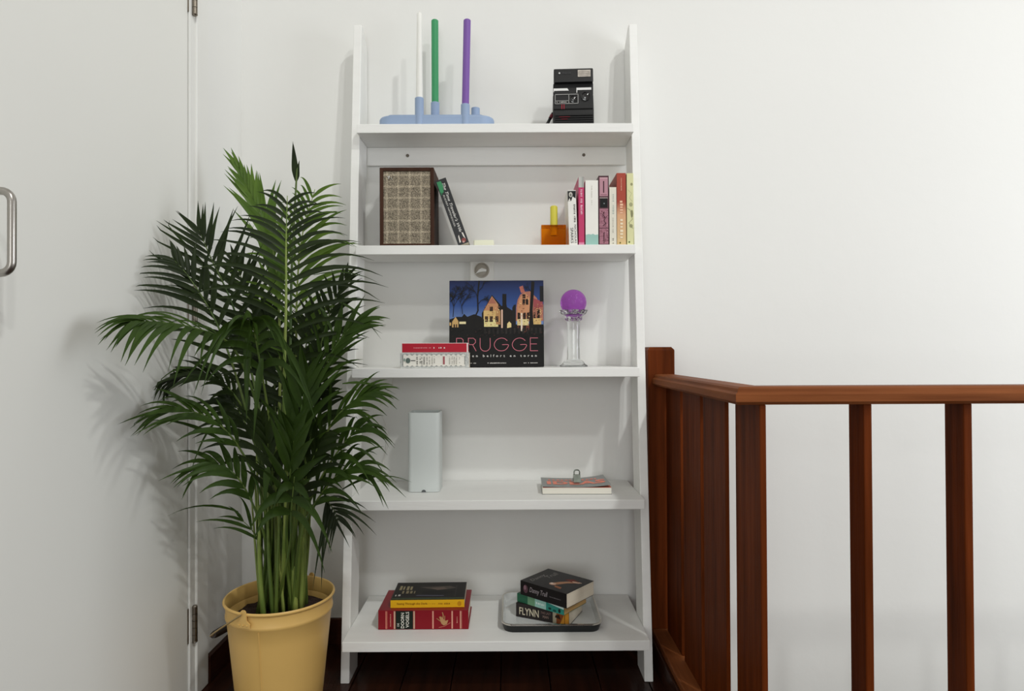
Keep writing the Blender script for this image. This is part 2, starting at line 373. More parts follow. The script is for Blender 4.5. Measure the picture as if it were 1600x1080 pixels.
printed('rainbow_badge', lid, (-0.038, -0.0423, 0.1425), SPINE_UP, [('D8D8D8', [(0, 0.0028), (-0.0028, 0), (0, -0.0028), (0.0028, 0)])], h0=0.0004)
lettering('Polaroid', lid, (-0.018, -0.0423, 0.1425), SPINE_UP, 0.022, 0.004, '4A4A4C', h=0.0006)
WP = mat('white_camera_print', 'E8E8E6', 0.4)
printed('front_marking', ic, (0, -0.0405, 0), SPINE_UP, [
    (WP, [(-0.0545, 0.0945), (-0.0125, 0.0945), (-0.0165, 0.1010), (-0.0545, 0.1010)]), (WP, rect(0.010, 0.049, 0.0955, 0.1018)), (WP, rect(0.0085, 0.0105, 0.088, 0.1018)), (WP, rect(-0.0545, -0.0530, 0.091, 0.1010))], h0=0.0004)
obj('front_panel', bx(-0.055, 0.054, -0.0400, -0.030, 0.044, 0.103, bev=0.002), BLACKP, ic)
bm = bmesh.new()
for a in ((-0.051, 0.0135, 0.083, 0.0848), (-0.051, 0.0135, 0.0575, 0.0593), (-0.051, -0.0492, 0.0575, 0.0848), (0.0117, 0.0135, 0.0575, 0.0848), (-0.0135, -0.0117, 0.0575, 0.0848), (-0.051, -0.012, 0.0655, 0.067)):
    box(bm, a[0], a[1], -0.0422, -0.0402, a[2], a[3])
obj('lens_frame', bm, mat('lens_frame_grey', '9A9A98', 0.4), ic)
LG = mat('lens_glass', '0B0D10', 0.05, coat=1.0)
for lx, lz, lr in ((0.000, 0.071, 0.0095), (0.0335, 0.078, 0.0115)):
    bm = bmesh.new(); lathe(bm, [(lr + 0.001, 0), (lr + 0.001, 0.0035), (lr - 0.001, 0.004), (lr - 0.0015, 0.002), (lr * 0.6, 0.0034), (0, 0.004)], 0, 0, 24)
    bmesh.ops.rotate(bm, verts=bm.verts, cent=(0, 0, 0), matrix=Matrix.Rotation(PI / 2, 3, 'X')); bmesh.ops.translate(bm, verts=bm.verts, vec=(lx, -0.0402, lz)); obj('lens', bm, LG, ic, True)
printed('viewfinder_print_and_glints', ic, (0, -0.0405, 0), SPINE_UP, marks(-0.046, -0.018, 0.0615, 0.0035, 'B9B6B2', 0.004, 3) + [('E6E6E4', [(0.001, 0.074), (0.004, 0.069), (0.0015, 0.0695)]), ('CFCFCC', [(0.037, 0.081), (0.041, 0.084), (0.039, 0.079)])], h0=0.0046)  # the last two slivers are glints painted over the lenses
printed('red_stripes', ic, (0, -0.0405, 0), SPINE_UP, [('9B2A38', rect(-0.033, -0.0305, 0.044, 0.0575)), ('9B2A38', rect(-0.027, -0.0245, 0.044, 0.0575))], h0=0.0008)
printed('red_stripe_lower', ic, (0, -0.0485, 0), SPINE_UP, [('6E1F2A', rect(-0.040, -0.010, 0.0185, 0.0205)), ('6E1F2A', rect(-0.034, -0.016, 0.0125, 0.0145))], h0=0.0004)
bm = bmesh.new(); sp = spline([(-0.056, 0.0, 0.048), (-0.064, -0.008, 0.030), (-0.072, -0.018, 0.012), (-0.078, -0.020, 0.0062), (-0.066, -0.014, 0.0060), (-0.058, -0.006, 0.014)], 24); tube(bm, sp, 0.0042, 8)
st = obj('wrist_strap', bm, BLACKM, ic, True)
bm = bmesh.new(); tube(bm, [(-0.0585, -0.002, 0.042), (-0.0635, -0.0075, 0.031)], 0.0052, 8); obj('strap_band', bm, mat('strap_red', '6B2632', 0.6), st, True)

# ================================================================ BOOKS
def book(name, label, t, h, d, cover, loc, rz=0, lying=False, hard=False, page_m=None, tilt=0.0, spine=None, cat='book', group=None, cover_rough=0.4, cover_m=None):
    """local: spine faces -Y at y=0, thickness on X, height on Z; lying: face up with the head to the left"""
    rot = (0, R(-90), R(rz)) if lying else (0, R(tilt), R(rz))
    if lying:
        e = Matrix.Rotation(R(rz), 3, 'Z')
        loc = (loc[0], loc[1], loc[2] + t / 2)
        root = thing(name, label, cat, loc, (0, 0, 0), group)
        root.rotation_mode = 'QUATERNION'; root.rotation_quaternion = (Matrix.Rotation(R(rz), 3, 'Z') @ Matrix.Rotation(R(-90), 3, 'Y')).to_quaternion()
    else:
        root = thing(name, label, cat, loc, rot, group)
    c = 0.0028 if hard else 0.0009; ins = 0.0035 if hard else 0.0006
    cm = cover_m or mat('cover_' + cover, cover, cover_rough, vary=0.03, scale=14)
    bm = bmesh.new()
    box(bm, -t / 2, -t / 2 + c, 0, d, 0, h, bev=c * 0.3, seg=1); box(bm, t / 2 - c, t / 2, 0, d, 0, h, bev=c * 0.3, seg=1)
    box(bm, -t / 2 + c * 0.2, t / 2 - c * 0.2, -0.0002, c, 0.0002, h - 0.0002, bev=c * 0.3, seg=1)
    obj('cover', bm, cm, root)
    obj('pages', bx(-t / 2 + c + 0.0001, t / 2 - c - 0.0001, c + 0.0001, d - ins, ins, h - ins), page_m or PAGES, root)
    return root
# leaning paperback
lb = book('leaning_book', 'black paperback leaning against the speaker with white script title on its spine', 0.0300, 0.187, 0.105, '17181A', (-0.0872, -0.143, S2 + 0.0050), tilt=-19.5)
printed('spine_print', lb, (0, -0.0002, 0), SPINE_UP, [('3E8C5E', [(-0.0125, 0.150), (-0.004, 0.150), (0.001, 0.168), (-0.001, 0.182), (-0.0125, 0.182)]), ('2C6A48', [(-0.0125, 0.143), (-0.006, 0.150), (-0.0125, 0.152)]),
    ('E9E4DC', [(-0.009, 0.006), (-0.005, 0.008), (-0.004, 0.028), (-0.007, 0.024)]), ('E9E4DC', [(0.006, 0.020), (0.010, 0.012), (0.009, 0.030), (0.005, 0.032)]), ('8F4B48', ell(0.004, 0.010, 0.006, 0.006)), ('C79A92', ell(0.002, 0.006, 0.003, 0.003))])
lettering("The Time Traveler's Wife", lb, (0.004, -0.0002, 0.104), SPINE_DN, 0.140, 0.0078, 'EFEDE8', 'title', shear=0.35)
lettering('AUDREY NIFFENEGGER', lb, (-0.006, -0.0002, 0.098), SPINE_DN, 0.092, 0.0042, 'D8D6D0', 'author')
G7 = None
b = book('paperback', 'white paperback with black SPARKS lettering, first of the upright row', 0.0225, 0.149, 0.105, 'ECEAE4', (0.2104, -0.145, S2 + 0.0006), tilt=-1.6)
printed('spine_print', b, (0, -0.0002, 0), SPINE_UP, [('1F1F1F', [(-0.0112, 0.118), (-0.002, 0.120), (0.002, 0.132), (0.010, 0.126), (0.0112, 0.147), (-0.0112, 0.147)]), ('C9C6BE', ell(-0.003, 0.137, 0.005, 0.007)), ('77746D', ell(-0.003, 0.136, 0.0025, 0.004)), ('DDDAD2', [(-0.0112, 0.118), (-0.004, 0.120), (-0.006, 0.128)])] )
lettering('SPARKS', b, (-0.003, -0.0002, 0.026), SPINE_DN, 0.042, 0.0075, '222222', 'author')
lettering('NICHOLAS', b, (0.0065, -0.0002, 0.030), SPINE_DN, 0.050, 0.0052, '3A3A3A', 'author')
printed('title_print', b, (0.006, -0.0002, 0.084), SPINE_DN, marks(-0.026, 0.022, 0.0, 0.0050, '6A6862', 0.0045, 5), h0=0.0007)
b = book('slim_book', 'slim magenta book with pale grey spine head in the upright row', 0.0155, 0.186, 0.130, 'C23266', (0.2325, -0.145, S2), hard=True)
printed('spine_print', b, (0, -0.0002, 0), SPINE_UP, [('A3A5A0', rect(-0.0074, 0.0074, 0.157, 0.1855)), ('BDBDB8', rect(-0.0074, 0.001, 0.157, 0.1855)), ('D98AA8', rect(-0.0074, 0.0074, 0.0, 0.0075))])
printed('title_print', b, (0.0, -0.0002, 0.117), SPINE_DN, marks(-0.034, 0.034, 0.0, 0.0062, 'EFC3D2', 0.0042, 8), h0=0.0007)
b = book('thick_paperback', 'thick white paperback with a mint green band at the foot of its spine', 0.0345, 0.1765, 0.125, 'EFEDE6', (0.2607, -0.145, S2))
printed('spine_print', b, (0, -0.0002, 0), SPINE_UP, [('9CC5BB', [(-0.0168, 0.0), (0.0168, 0.0), (0.0168, 0.029), (0.008, 0.028), (0.003, 0.031), (-0.002, 0.029), (-0.009, 0.030), (-0.0168, 0.028)])])
printed('title_print', b, (0.0, -0.0002, 0.135), SPINE_DN, marks(-0.026, 0.026, 0.0, 0.0028, 'C9C6BC', 0.003, 9), h0=0.0006)
b = book('patterned_book', 'maroon and pink ornamental book with a small black panel on its spine', 0.0280, 0.189, 0.125, '4A2730', (0.2931, -0.145, S2), hard=True)
pl = [('B98A96', rect(-0.0112, 0.0112, 0.133, 0.184)), ('D3B0B4', rect(-0.0105, 0.0105, 0.181, 0.183)), ('3C1C26', rect(-0.0015, 0.0015, 0.142, 0.174)), ('7A4A58', rect(-0.0085, 0.0085, 0.136, 0.1375)),
      ('161617', rect(-0.010, 0.010, 0.102, 0.127)), ('D8C8C4', rect(-0.011, 0.011, 0.1275, 0.1288)), ('7E8A8A', ell(0.001, 0.113, 0.002, 0.002, 6)), ('A5707F', rect(-0.0118, 0.0118, 0.003, 0.099)), ('3C1C26', rect(-0.0012, 0.0012, 0.005, 0.034)), ('2A1018', rect(-0.0118, 0.0118, 0.0455, 0.047))]
rr = random.Random(4)
for i in range(70): 
    a, q = rr.uniform(-0.011, 0.011), rr.uniform(0.005, 0.097); pl.append((rr.choice(['5A2734', 'C795A1', '6E3947']), ell(a, q, rr.uniform(0.0006, 0.0018), rr.uniform(0.0006, 0.002), 5)))
pl += ribbon([(0.001, 0.09), (-0.003, 0.082), (0.004, 0.074), (0.0, 0.066), (0.005, 0.058), (-0.002, 0.052)], 0.0016, '2A1018')
printed('spine_print', b, (0, -0.0002, 0), SPINE_UP, pl)
b = book('small_paperback', 'small cream paperback with faint grey lettering, shortest of the upright row', 0.0190, 0.1575, 0.105, 'E3DFD0', (0.3180, -0.145, S2))
printed('title_print', b, (0.0, -0.0002, 0.078), SPINE_DN, marks(-0.060, -0.006, 0.001, 0.0048, 'B2BBB2', 0.0042, 11) + marks(0.004, 0.046, 0.0, 0.0026, 'A7A498', 0.003, 12) + marks(0.060, 0.074, 0.0, 0.0040, '6F6A60', 0.004, 13))
RB = mat('cover_red_to_sand', 'B0492F', 0.45)
nt = RB.node_tree; tc = nt.nodes.new('ShaderNodeTexCoord'); sx_ = nt.nodes.new('ShaderNodeSeparateXYZ'); mr = nt.nodes.new('ShaderNodeMapRange'); cr = nt.nodes.new('ShaderNodeValToRGB')
mr.inputs['From Min'].default_value = 0; mr.inputs['From Max'].default_value = 0.196
nt.links.new(tc.outputs['Object'], sx_.inputs[0]); nt.links.new(sx_.outputs['Z'], mr.inputs['Value']); nt.links.new(mr.outputs[0], cr.inputs[0])
cr.color_ramp.elements[0].color = (*lin('DCC08A'), 1); cr.color_ramp.elements[1].color = (*lin('A63F2B'), 1); cr.color_ramp.elements[1].position = 0.60
e = cr.color_ramp.elements.new(0.42); e.color = (*lin('D9A57C'), 1)
nt.links.new(cr.outputs[0], nt.nodes['Principled BSDF'].inputs['Base Color'])
b = book('tall_paperback', 'tall brick red paperback fading to sand at the foot of its spine', 0.0245, 0.196, 0.135, 'B0492F', (0.3410, -0.145, S2), cover_m=RB)
printed('title_print', b, (0.0, -0.0002, 0.10), SPINE_DN, marks(-0.082, -0.045, 0.0, 0.0024, 'E9B79A', 0.003, 14) + marks(-0.028, 0.014, 0.0, 0.0085, 'F0C3A4', 0.0078, 15) + marks(0.030, 0.085, 0.0, 0.0085, 'F2E2C4', 0.0095, 16) + [('6F6A2A', ell(0.094, -0.004, 0.0025, 0.002))])
b = book('map_book', 'pale yellow-green book with a grey map print, last of the upright row', 0.0180, 0.1955, 0.135, 'DCDBA8', (0.3648, -0.145, S2))
pl = [('9B9A72', ell(0.004, 0.165, 0.0035, 0.004, 7)), ('A9A880', ell(0.002, 0.110, 0.005, 0.006, 8)), ('8C8B66', ell(0.0045, 0.085, 0.0035, 0.011, 8)), ('A09F78', ell(0.002, 0.052, 0.005, 0.005, 8)), ('55663A', ell(-0.003, 0.008, 0.0024, 0.0024, 8))]
pl += ribbon([(-0.006, 0.15), (0.004, 0.14), (-0.002, 0.128), (0.006, 0.118)], 0.0008, 'B5B48A') + ribbon([(-0.008, 0.10), (0.0, 0.095), (0.006, 0.07), (-0.004, 0.06), (0.007, 0.045)], 0.001, '93926E')
printed('spine_print', b, (0, -0.0002, 0), SPINE_UP, pl)

# speaker
sk = thing('bookshelf_speaker', 'walnut speaker cabinet with a woven beige grille', 'speaker', (-0.2410, -0.144, S2))
WAL = wood('walnut_cabinet', '4A3227', '35231B', 0.5, (10, 10, 1), 0.0)
bm = bmesh.new(); w2, hS, dS = 0.0735, 0.2135, 0.118; f = 0.0095
box(bm, -w2, -w2 + f, 0, dS, 0, hS, bev=0.0012); box(bm, w2 - f, w2, 0, dS, 0, hS, bev=0.0012)
box(bm, -w2 + f, w2 - f, 0, dS, 0, f * 0.7, bev=0.0008); box(bm, -w2 + f, w2 - f, 0, dS, hS - f, hS, bev=0.0008); box(bm, -w2 + f, w2 - f, dS - 0.008, dS, f * 0.7, hS - f)
obj('cabinet', bm, WAL, sk)
GR = bpy.data.materials.new('woven_grille'); GR.use_nodes = True; nt = GR.node_tree; pb = nt.nodes['Principled BSDF']; pb.inputs['Roughness'].default_value = 0.85
tc = nt.nodes.new('ShaderNodeTexCoord'); sp_ = nt.nodes.new('ShaderNodeSeparateXYZ'); nt.links.new(tc.outputs['Object'], sp_.inputs[0])
def mnode(op, a, b=None):
    n = nt.nodes.new('ShaderNodeMath'); n.operation = op
    for i, v in enumerate((a, b)):
        if v is None: continue
        if isinstance(v, (int, float)): n.inputs[i].default_value = v
        else: nt.links.new(v, n.inputs[i])
    return n.outputs[0]
nz = nt.nodes.new('ShaderNodeTexNoise'); nz.inputs['Scale'].default_value = 420; nt.links.new(tc.outputs['Object'], nz.inputs['Vector'])
sxn = mnode('SINE', mnode('MULTIPLY', sp_.outputs['X'], 2 * PI / 0.0034)); szn = mnode('SINE', mnode('MULTIPLY', sp_.outputs['Z'], 2 * PI / 0.0034))
big = mnode('GREATER_THAN', mnode('SINE', mnode('MULTIPLY', sp_.outputs['X'], 2 * PI / 0.031)), 0.86); bigz = mnode('GREATER_THAN', mnode('SINE', mnode('MULTIPLY', sp_.outputs['Z'], 2 * PI / 0.031)), 0.86)
v = mnode('ADD', mnode('MULTIPLY', mnode('MULTIPLY', sxn, szn), 0.26), mnode('MULTIPLY', mnode('SUBTRACT', nz.outputs['Fac'], 0.5), 1.3))
v = mnode('ADD', mnode('ADD', v, 0.42), mnode('MULTIPLY', mnode('ADD', big, bigz), 0.17))
cr = nt.nodes.new('ShaderNodeValToRGB'); cr.color_ramp.elements[0].color = (*lin('2C241B'), 1); cr.color_ramp.elements[1].color = (*lin('CDBFA6'), 1)
cr.color_ramp.elements[0].position = 0.15; cr.color_ramp.elements[1].position = 0.95
nt.links.new(v, cr.inputs[0]); nt.links.new(cr.outputs[0], pb.inputs['Base Color'])
bpn = nt.nodes.new('ShaderNodeBump'); bpn.inputs['Strength'].default_value = 0.4; bpn.inputs['Distance'].default_value = 0.001; nt.links.new(v, bpn.inputs['Height']); nt.links.new(bpn.outputs[0], pb.inputs['Normal'])
gr = obj('grille', bx(-w2 + f, w2 - f, 0.003, 0.010, f * 0.7, hS - f, bev=0.001), GR, sk)
bm = bmesh.new(); tube(bm, spline([(-0.056, 0.0022, 0.193), (-0.052, 0.0022, 0.188), (-0.047, 0.0022, 0.191), (-0.050, 0.0022, 0.183), (-0.043, 0.0022, 0.186), (-0.040, 0.0022, 0.180)], 24), 0.0008, 6); obj('badge', bm, STEEL, gr, True)
# small cream block beside the leaning book
tag(obj('cream_block', bx(-0.062, -0.006, -0.118, -0.062, S2, S2 + 0.0205, bev=0.003), mat('cream_wax', 'E6E6CF', 0.6, sss=0.1)), 'low cream block lying beside the leaning black paperback', 'block')
# orange acrylic cube with a short yellow candle
OR_ = mat('orange_acrylic', 'F08A12', 0.04, trans=1.0, ior=1.15)
oc = thing('orange_candle_cube', 'translucent orange acrylic candle cube beside the upright books', 'candle holder', (0.1580, -0.098, S2))
bm = bmesh.new(); box(bm, -0.0340, 0.0340, -0.034, 0.034, 0.0005, 0.0585, bev=0.0012); obj('acrylic_block', bm, OR_, oc)
bm = bmesh.new(); lathe(bm, [(0.0112, 0.0588), (0.0135, 0.0588), (0.0135, 0.0597), (0.0112, 0.0597), (0.0112, 0.0588)], 0.003, 0.0, 24); obj('collar', bm, mat('orange_rim', 'C8640E', 0.2), oc)
t = thing('yellow_candle', 'short yellow candle stub standing in the orange acrylic cube', 'candle', (0.161, -0.098, S2 + 0.034))
bm = bmesh.new(); lathe(bm, [(0, 0), (0.0102, 0), (0.0102, 0.080), (0.008, 0.083), (0, 0.0835)], 0, 0, 24); obj('wax', bm, mat('wax_yellow', 'D9CF4A', 0.5, sss=0.15), t, True)
bm = bmesh.new(); tube(bm, [(0, 0, 0.083), (0.001, 0, 0.088)], 0.0008, 6); obj('wick', bm, mat('wick_cotton', 'E8E4DA', 0.9), t)

# ================================================================ SHELF 3
# city picture book
BW, BH = 0.2560, 0.2350
bb = thing('picture_book', 'large BRUGGE picture book with night photograph of gabled houses, standing face out', 'book', (0.0010, -0.150, S3 + 0.0015), (R(-3.5), 0, 0))
obj('cover', bx(-BW / 2, BW / 2, 0, 0.003, 0, BH, bev=0.0008, seg=1), mat('cover_night_black', '15130F', 0.55, spec=0.25), bb)
obj('back_cover', bx(-BW / 2, BW / 2, 0.019, 0.022, 0, BH, bev=0.0008, seg=1), mat('cover_night_black', '15130F', 0.55, spec=0.25), bb)
obj('spine', bx(-BW / 2 + 0.0001, -BW / 2 + 0.003, 0.0031, 0.0189, 0.0002, BH - 0.0002), mat('cover_night_black', '15130F', 0.55, spec=0.25), bb)
obj('pages', bx(-BW / 2 + 0.0032, BW / 2 - 0.004, 0.0032, 0.0188, 0.003, BH - 0.003), PAGES, bb)
SKYP = bpy.data.materials.new('cover_sky_print'); SKYP.use_nodes = True; nt = SKYP.node_tree; pb = nt.nodes['Principled BSDF']; pb.inputs['Roughness'].default_value = 0.55; pb.inputs['Specular IOR Level'].default_value = 0.2
tc = nt.nodes.new('ShaderNodeTexCoord'); s_ = nt.nodes.new('ShaderNodeSeparateXYZ'); m_ = nt.nodes.new('ShaderNodeMapRange'); m_.inputs['From Min'].default_value = 0.12; m_.inputs['From Max'].default_value = 0.235
c_ = nt.nodes.new('ShaderNodeValToRGB'); c_.color_ramp.elements[0].color = (*lin('6C86B8'), 1); c_.color_ramp.elements[1].color = (*lin('1C2345'), 1); e = c_.color_ramp.elements.new(0.4); e.color = (*lin('34508C'), 1)
nt.links.new(tc.outputs['Object'], s_.inputs[0]); nt.links.new(s_.outputs['Z'], m_.inputs['Value']); nt.links.new(m_.outputs[0], c_.inputs[0]); nt.links.new(c_.outputs[0], pb.inputs['Base Color'])
def bp_(x, y):                                 # crop coordinates of the cover photo -> cover
    return ((x - 47) / 1068 * BW - BW / 2, BH - (y - 55) / 985 * BH)
def bpl(c, *pts): return (c, [bp_(*p) for p in pts])
def brc(c, x0, y0, x1, y1): return bpl(c, (x0, y1), (x1, y1), (x1, y0), (x0, y0))
pl = [(SKYP, [bp_(50, 640), bp_(1112, 640), bp_(1112, 58), bp_(50, 58)])]
pl += [bpl('14120F', (50, 690), (1112, 690), (1112, 560), (960, 560), (760, 560), (640, 560), (430, 560), (410, 470), (330, 440), (250, 470), (215, 435), (190, 470), (130, 470), (50, 500))]
pl += [bpl('C9A46A', (78, 590), (150, 590), (150, 520), (118, 470), (80, 525)), brc('E6D9A8', 160, 525, 235, 552), brc('C9A46A', 50, 535, 68, 570), brc('3A2417', 95, 555, 112, 590), brc('3A2417', 122, 555, 136, 590)]
pl += [bpl('1A1511', (410, 590), (760, 590), (760, 400), (700, 360), (690, 310), (640, 350), (530, 220), (415, 430))]
pl += [bpl('C08A62', (440, 400), (605, 400), (600, 330), (530, 235), (465, 350)), bpl('A86A55', (480, 320), (580, 320), (535, 245)), brc('D9B777', 435, 400, 610, 500), brc('E9DC9A', 440, 500, 600, 585), brc('B78A5A', 575, 400, 625, 560)]
for x in (450, 505, 568): pl.append(brc('2A1D14', x, 465, x + 34, 530)); pl.append(brc('7A5638', x + 15, 465, x + 19, 530))
pl += [brc('2A1D14', 505, 355, 540, 408), brc('7A5638', 521, 355, 524, 408), brc('131010', 648, 210, 694, 400), brc('E0B8A0', 634, 390, 652, 605), bpl('E4CF92', (700, 600), (748, 600), (748, 550), (725, 525), (702, 550))]
pl += [bpl('B0745F', (800, 520), (1110, 520), (1110, 330), (1050, 300), (1040, 260), (1000, 220), (965, 180), (900, 185), (850, 220), (820, 280), (805, 360)), bpl('C98F68', (815, 500), (960, 500), (955, 250), (905, 200), (850, 250), (818, 340)), bpl('9A4A4E', (1000, 400), (1105, 360), (1105, 300), (1000, 260)), bpl('B56A5C', (840, 130), (880, 115), (905, 190), (860, 200))]
pl += [brc('E6D59A', 815, 500, 945, 570), brc('DAB878', 985, 490, 1085, 560), brc('6E3A2C', 820, 570, 960, 650)]
for x0, y0, x1, y1 in ((820, 425, 850, 500), (880, 425, 912, 500), (925, 425, 952, 500), (875, 270, 905, 335), (912, 270, 942, 335), (875, 215, 910, 262), (1000, 425, 1022, 490), (1040, 390, 1070, 490), (830, 570, 852, 640), (885, 570, 915, 640)): pl.append(brc('241811', x0, y0, x1, y1))
pl += [brc('E9DCC8', 856, 430, 874, 640), bpl('171310', (948, 690), (1005, 690), (990, 400), (1015, 70), (978, 62), (955, 400)), brc('1B1A1E', 1072, 120, 1112, 300), bpl('191817', (760, 590), (800, 590), (800, 330), (775, 340), (760, 370))]
pl += [bpl('100E0D', (50, 1038), (1112, 1038), (1112, 600), (1060, 560), (880, 660), (800, 580), (640, 615), (430, 590), (300, 600), (50, 610))]
for i in range(14): x0 = 440 + i * 48; pl.append(brc(['221E1C', '2A2523'][i % 2], x0, 600, x0 + 22, 665))
rt = random.Random(3)
pl += [(c, [(a, q) for a, q in P]) for c, P in ribbon([bp_(315, 640), bp_(335, 480), bp_(372, 400), bp_(368, 240), bp_(385, 60)], 0.0038, '14110F')]
def tree(x, y, a, ln, d):
    x2, y2 = x + math.cos(a) * ln, y - math.sin(a) * ln
    out = ribbon([bp_(min(max(x, 55), 1105), max(y, 62)), bp_(min(max(x2, 56), 1106), max(y2, 61))], 0.0004 + 0.0003 * d, '18181C')
    if d:
        for _ in range(3): out += tree(x2, y2, a + rt.uniform(-0.8, 0.8), ln * rt.uniform(0.5, 0.85), d - 1)
    return out
pl += tree(90, 470, 1.5, 120, 5) + tree(370, 260, 1.9, 70, 4) + tree(372, 330, 0.9, 60, 4) + tree(375, 180, 0.8, 70, 4) + tree(200, 440, 1.7, 90, 4) + tree(60, 300, 0.9, 70, 4) + tree(1000, 230, 2.2, 60, 3)
for i in range(150):
    hx, hy = rt.choice([(rt.uniform(440, 610), rt.uniform(330, 580)), (rt.uniform(820, 950), rt.uniform(240, 560)), (rt.uniform(1000, 1100), rt.uniform(330, 550))]); ss = rt.uniform(4, 11)
    pl.append(brc(rt.choice(['8A5A44', 'B07A5A', 'E0BE84', '6A4232', 'CFA06E']), hx, hy, hx + ss * 1.4, hy + ss))
for i in range(60):
    hx, hy = rt.uniform(60, 1090), rt.uniform(600, 700); ss = rt.uniform(5, 16); pl.append(brc(rt.choice(['1E1915', '2A2320', '35201E', '15120F']), hx, hy, hx + ss * 1.3, hy + ss))

printed('cover_picture', bb, (0, 0, 0), SPINE_UP, pl, h0=0.0002, step=0.000006, rough=0.5)
def stroke_word(word, x0, x1, y0, y1, wd, color):
    G = {'B': [[(0, 0), (0, 1), (.6, 1), (.85, .88), (.85, .65), (.6, .53), (0, .53)], [(.6, .53), (1, .4), (1, .13), (.7, 0), (0, 0)]],
         'R': [[(0, 0), (0, 1), (.65, 1), (.92, .86), (.92, .66), (.65, .5), (0, .5)], [(.55, .5), (1, 0)]],
         'U': [[(0, 1), (0, .35), (.12, .12), (.35, 0), (.65, 0), (.88, .12), (1, .35), (1, 1)]],
         'G': [[(.93, .8), (.75, .95), (.5, 1), (.22, .9), (.05, .68), (0, .45), (.1, .2), (.3, .04), (.55, 0), (.8, .08), (.97, .28), (1, .48), (.58, .48)]],
         'E': [[(1, 1), (0, 1), (0, 0), (1, 0)], [(0, .53), (.85, .53)]]}
    wdt = {'B': .62, 'R': .62, 'U': .8, 'G': 1.12, 'E': .6}; gap = .33
    tot = sum(wdt[c] for c in word) + gap * (len(word) - 1); s = (x1 - x0) / tot; x = x0; out = []
    for c in word:
        for st in G[c]:
            st2 = [p.to_2d() for p in spline([(a, q, 0) for a, q in st], 40)] if c in 'GU' else st
            out += ribbon([(x + a * wdt[c] * s, y0 + q * (y1 - y0)) for a, q in st2], wd, color)
        x += (wdt[c] + gap) * s
    return out
a, q = bp_(130, 860), bp_(1045, 715)
printed('title', bb, (0, 0, 0), SPINE_UP, stroke_word('BRUGGE', a[0], q[0], a[1], q[1], 0.0016, 'CF7482'), h0=0.0016, step=0.000004)
lettering('tussen belfort en toren', bb, ((bp_(590, 0)[0]), 0, bp_(0, 915)[1]), SPINE_UP, 0.212, 0.0068, 'D9D6D2', 'subtitle', h=0.0018, bold=0.01, spacing=1.9)
printed('small_print', bb, (0, 0, 0), SPINE_UP, marks(bp_(270, 0)[0], bp_(355, 0)[0], bp_(0, 998)[1], 0.0024, 'CFCCC8', 0.003, 21) + marks(bp_(480, 0)[0], bp_(695, 0)[0], bp_(0, 998)[1], 0.0026, 'D9D6D2', 0.003, 22) + marks(bp_(885, 0)[0], bp_(1040, 0)[0], bp_(0, 998)[1], 0.0024, 'CFCCC8', 0.003, 23), h0=0.0018)
# two books lying in front of it
LP = mat('cover_lace', 'D9D9D4', 0.5, vary=0.3, scale=180, col2='A3A8A6')
b = book('patterned_white_book', 'white lace-patterned book lying under the red one on the third shelf', 0.0400, 0.1815, 0.120, 'D9D9D4', (-0.0707, -0.192, S3), lying=True, cover_m=LP)
f0 = -0.0165; f1 = 0.0165; pl = [('F1EEE4', rect(-0.0815, 0.0780, f0 + 0.003, f1 - 0.003))]
pl = [('5F6664', rect(-0.084, 0.080, f0 + 0.0012, f1 - 0.0012)), ('F1EEE4', rect(-0.0825, 0.0785, f0 + 0.003, f1 - 0.003))]
for i in range(13):
    xx = -0.078 + i * 0.0128
    for s in (-1, 1): pl.append(('F1EEE4', ell(xx, s * (f1 - 0.0035), 0.0052, 0.0024, 10)))
pl += [('5E6E68', ell(-0.0695, 0, 0.0062, 0.0072)), ('1F2422', rect(-0.062, -0.050, -0.0009, 0.0009)), ('8FA39A', ell(-0.079, 0.002, 0.0025, 0.004)), ('A8525C', rect(0.0225, 0.0270, -0.0105, 0.0105))]
for i, xx in enumerate((-0.0455, -0.0375, -0.0335, -0.027, -0.0195, -0.013, -0.006, 0.0, 0.040, 0.0465, 0.052, 0.058, 0.066)):
    for p_ in marks(-0.010, 0.010, 0, 0.0026 if i > 3 else 0.004, '55534E' if i < 5 else '8A867C', 0.0032, 30 + i): pl.append((p_[0], [(xx + v_, u_) for u_, v_ in p_[1]]))
printed('spine_print', b, (0, -0.0002, 0.1815 / 2), SPINE_DN, pl)
b = book('red_book', 'red book with white edges lying on the lace-patterned book', 0.0255, 0.1740, 0.115, 'F0E6E2', (-0.0735, -0.191, S3 + 0.0404), lying=True, hard=True)
printed('spine_print', b, (0, -0.0002, 0.087), SPINE_DN, [('B8172E', rect(-0.0862, 0.0838, -0.0115, 0.0118))] + marks(-0.056, -0.010, 0.0, 0.0026, 'E79AA2', 0.0031, 41) + marks(-0.008, 0.028, 0.0, 0.0042, 'F6E9E6', 0.0045, 42))
# glass candlestick with a purple ball candle
GL = mat('clear_glass', 'F7F9F9', 0.02, trans=1.0, ior=1.45)
gx, gy = 0.2137, -0.100
gs = thing('glass_candlestick', 'clear glass column candlestick with ruffled cup under the purple ball', 'candle holder', (gx, gy, S3))
bm = bmesh.new(); lathe(bm, [(0, 0.0004), (0.0385, 0.0004), (0.0390, 0.003), (0.031, 0.0085), (0.029, 0.013), (0.021, 0.019), (0, 0.019)], 0, 0, 40); obj('foot', bm, GL, gs, True)
bm = bmesh.new(); lathe(bm, [(0, 0.0192), (0.0182, 0.0192), (0.0176, 0.030), (0.0176, 0.118), (0.0186, 0.1255), (0, 0.1255)], 0, 0, 24); obj('column', bm, GL, gs, True)
bm = bmesh.new(); prof = [(0.0, 0.1258), (0.018, 0.1258), (0.022, 0.130), (0.0235, 0.139), (0.0325, 0.147), (0.0375, 0.1565), (0.0355, 0.1565), (0.029, 0.1515), (0.022, 0.1475), (0, 0.1465)]
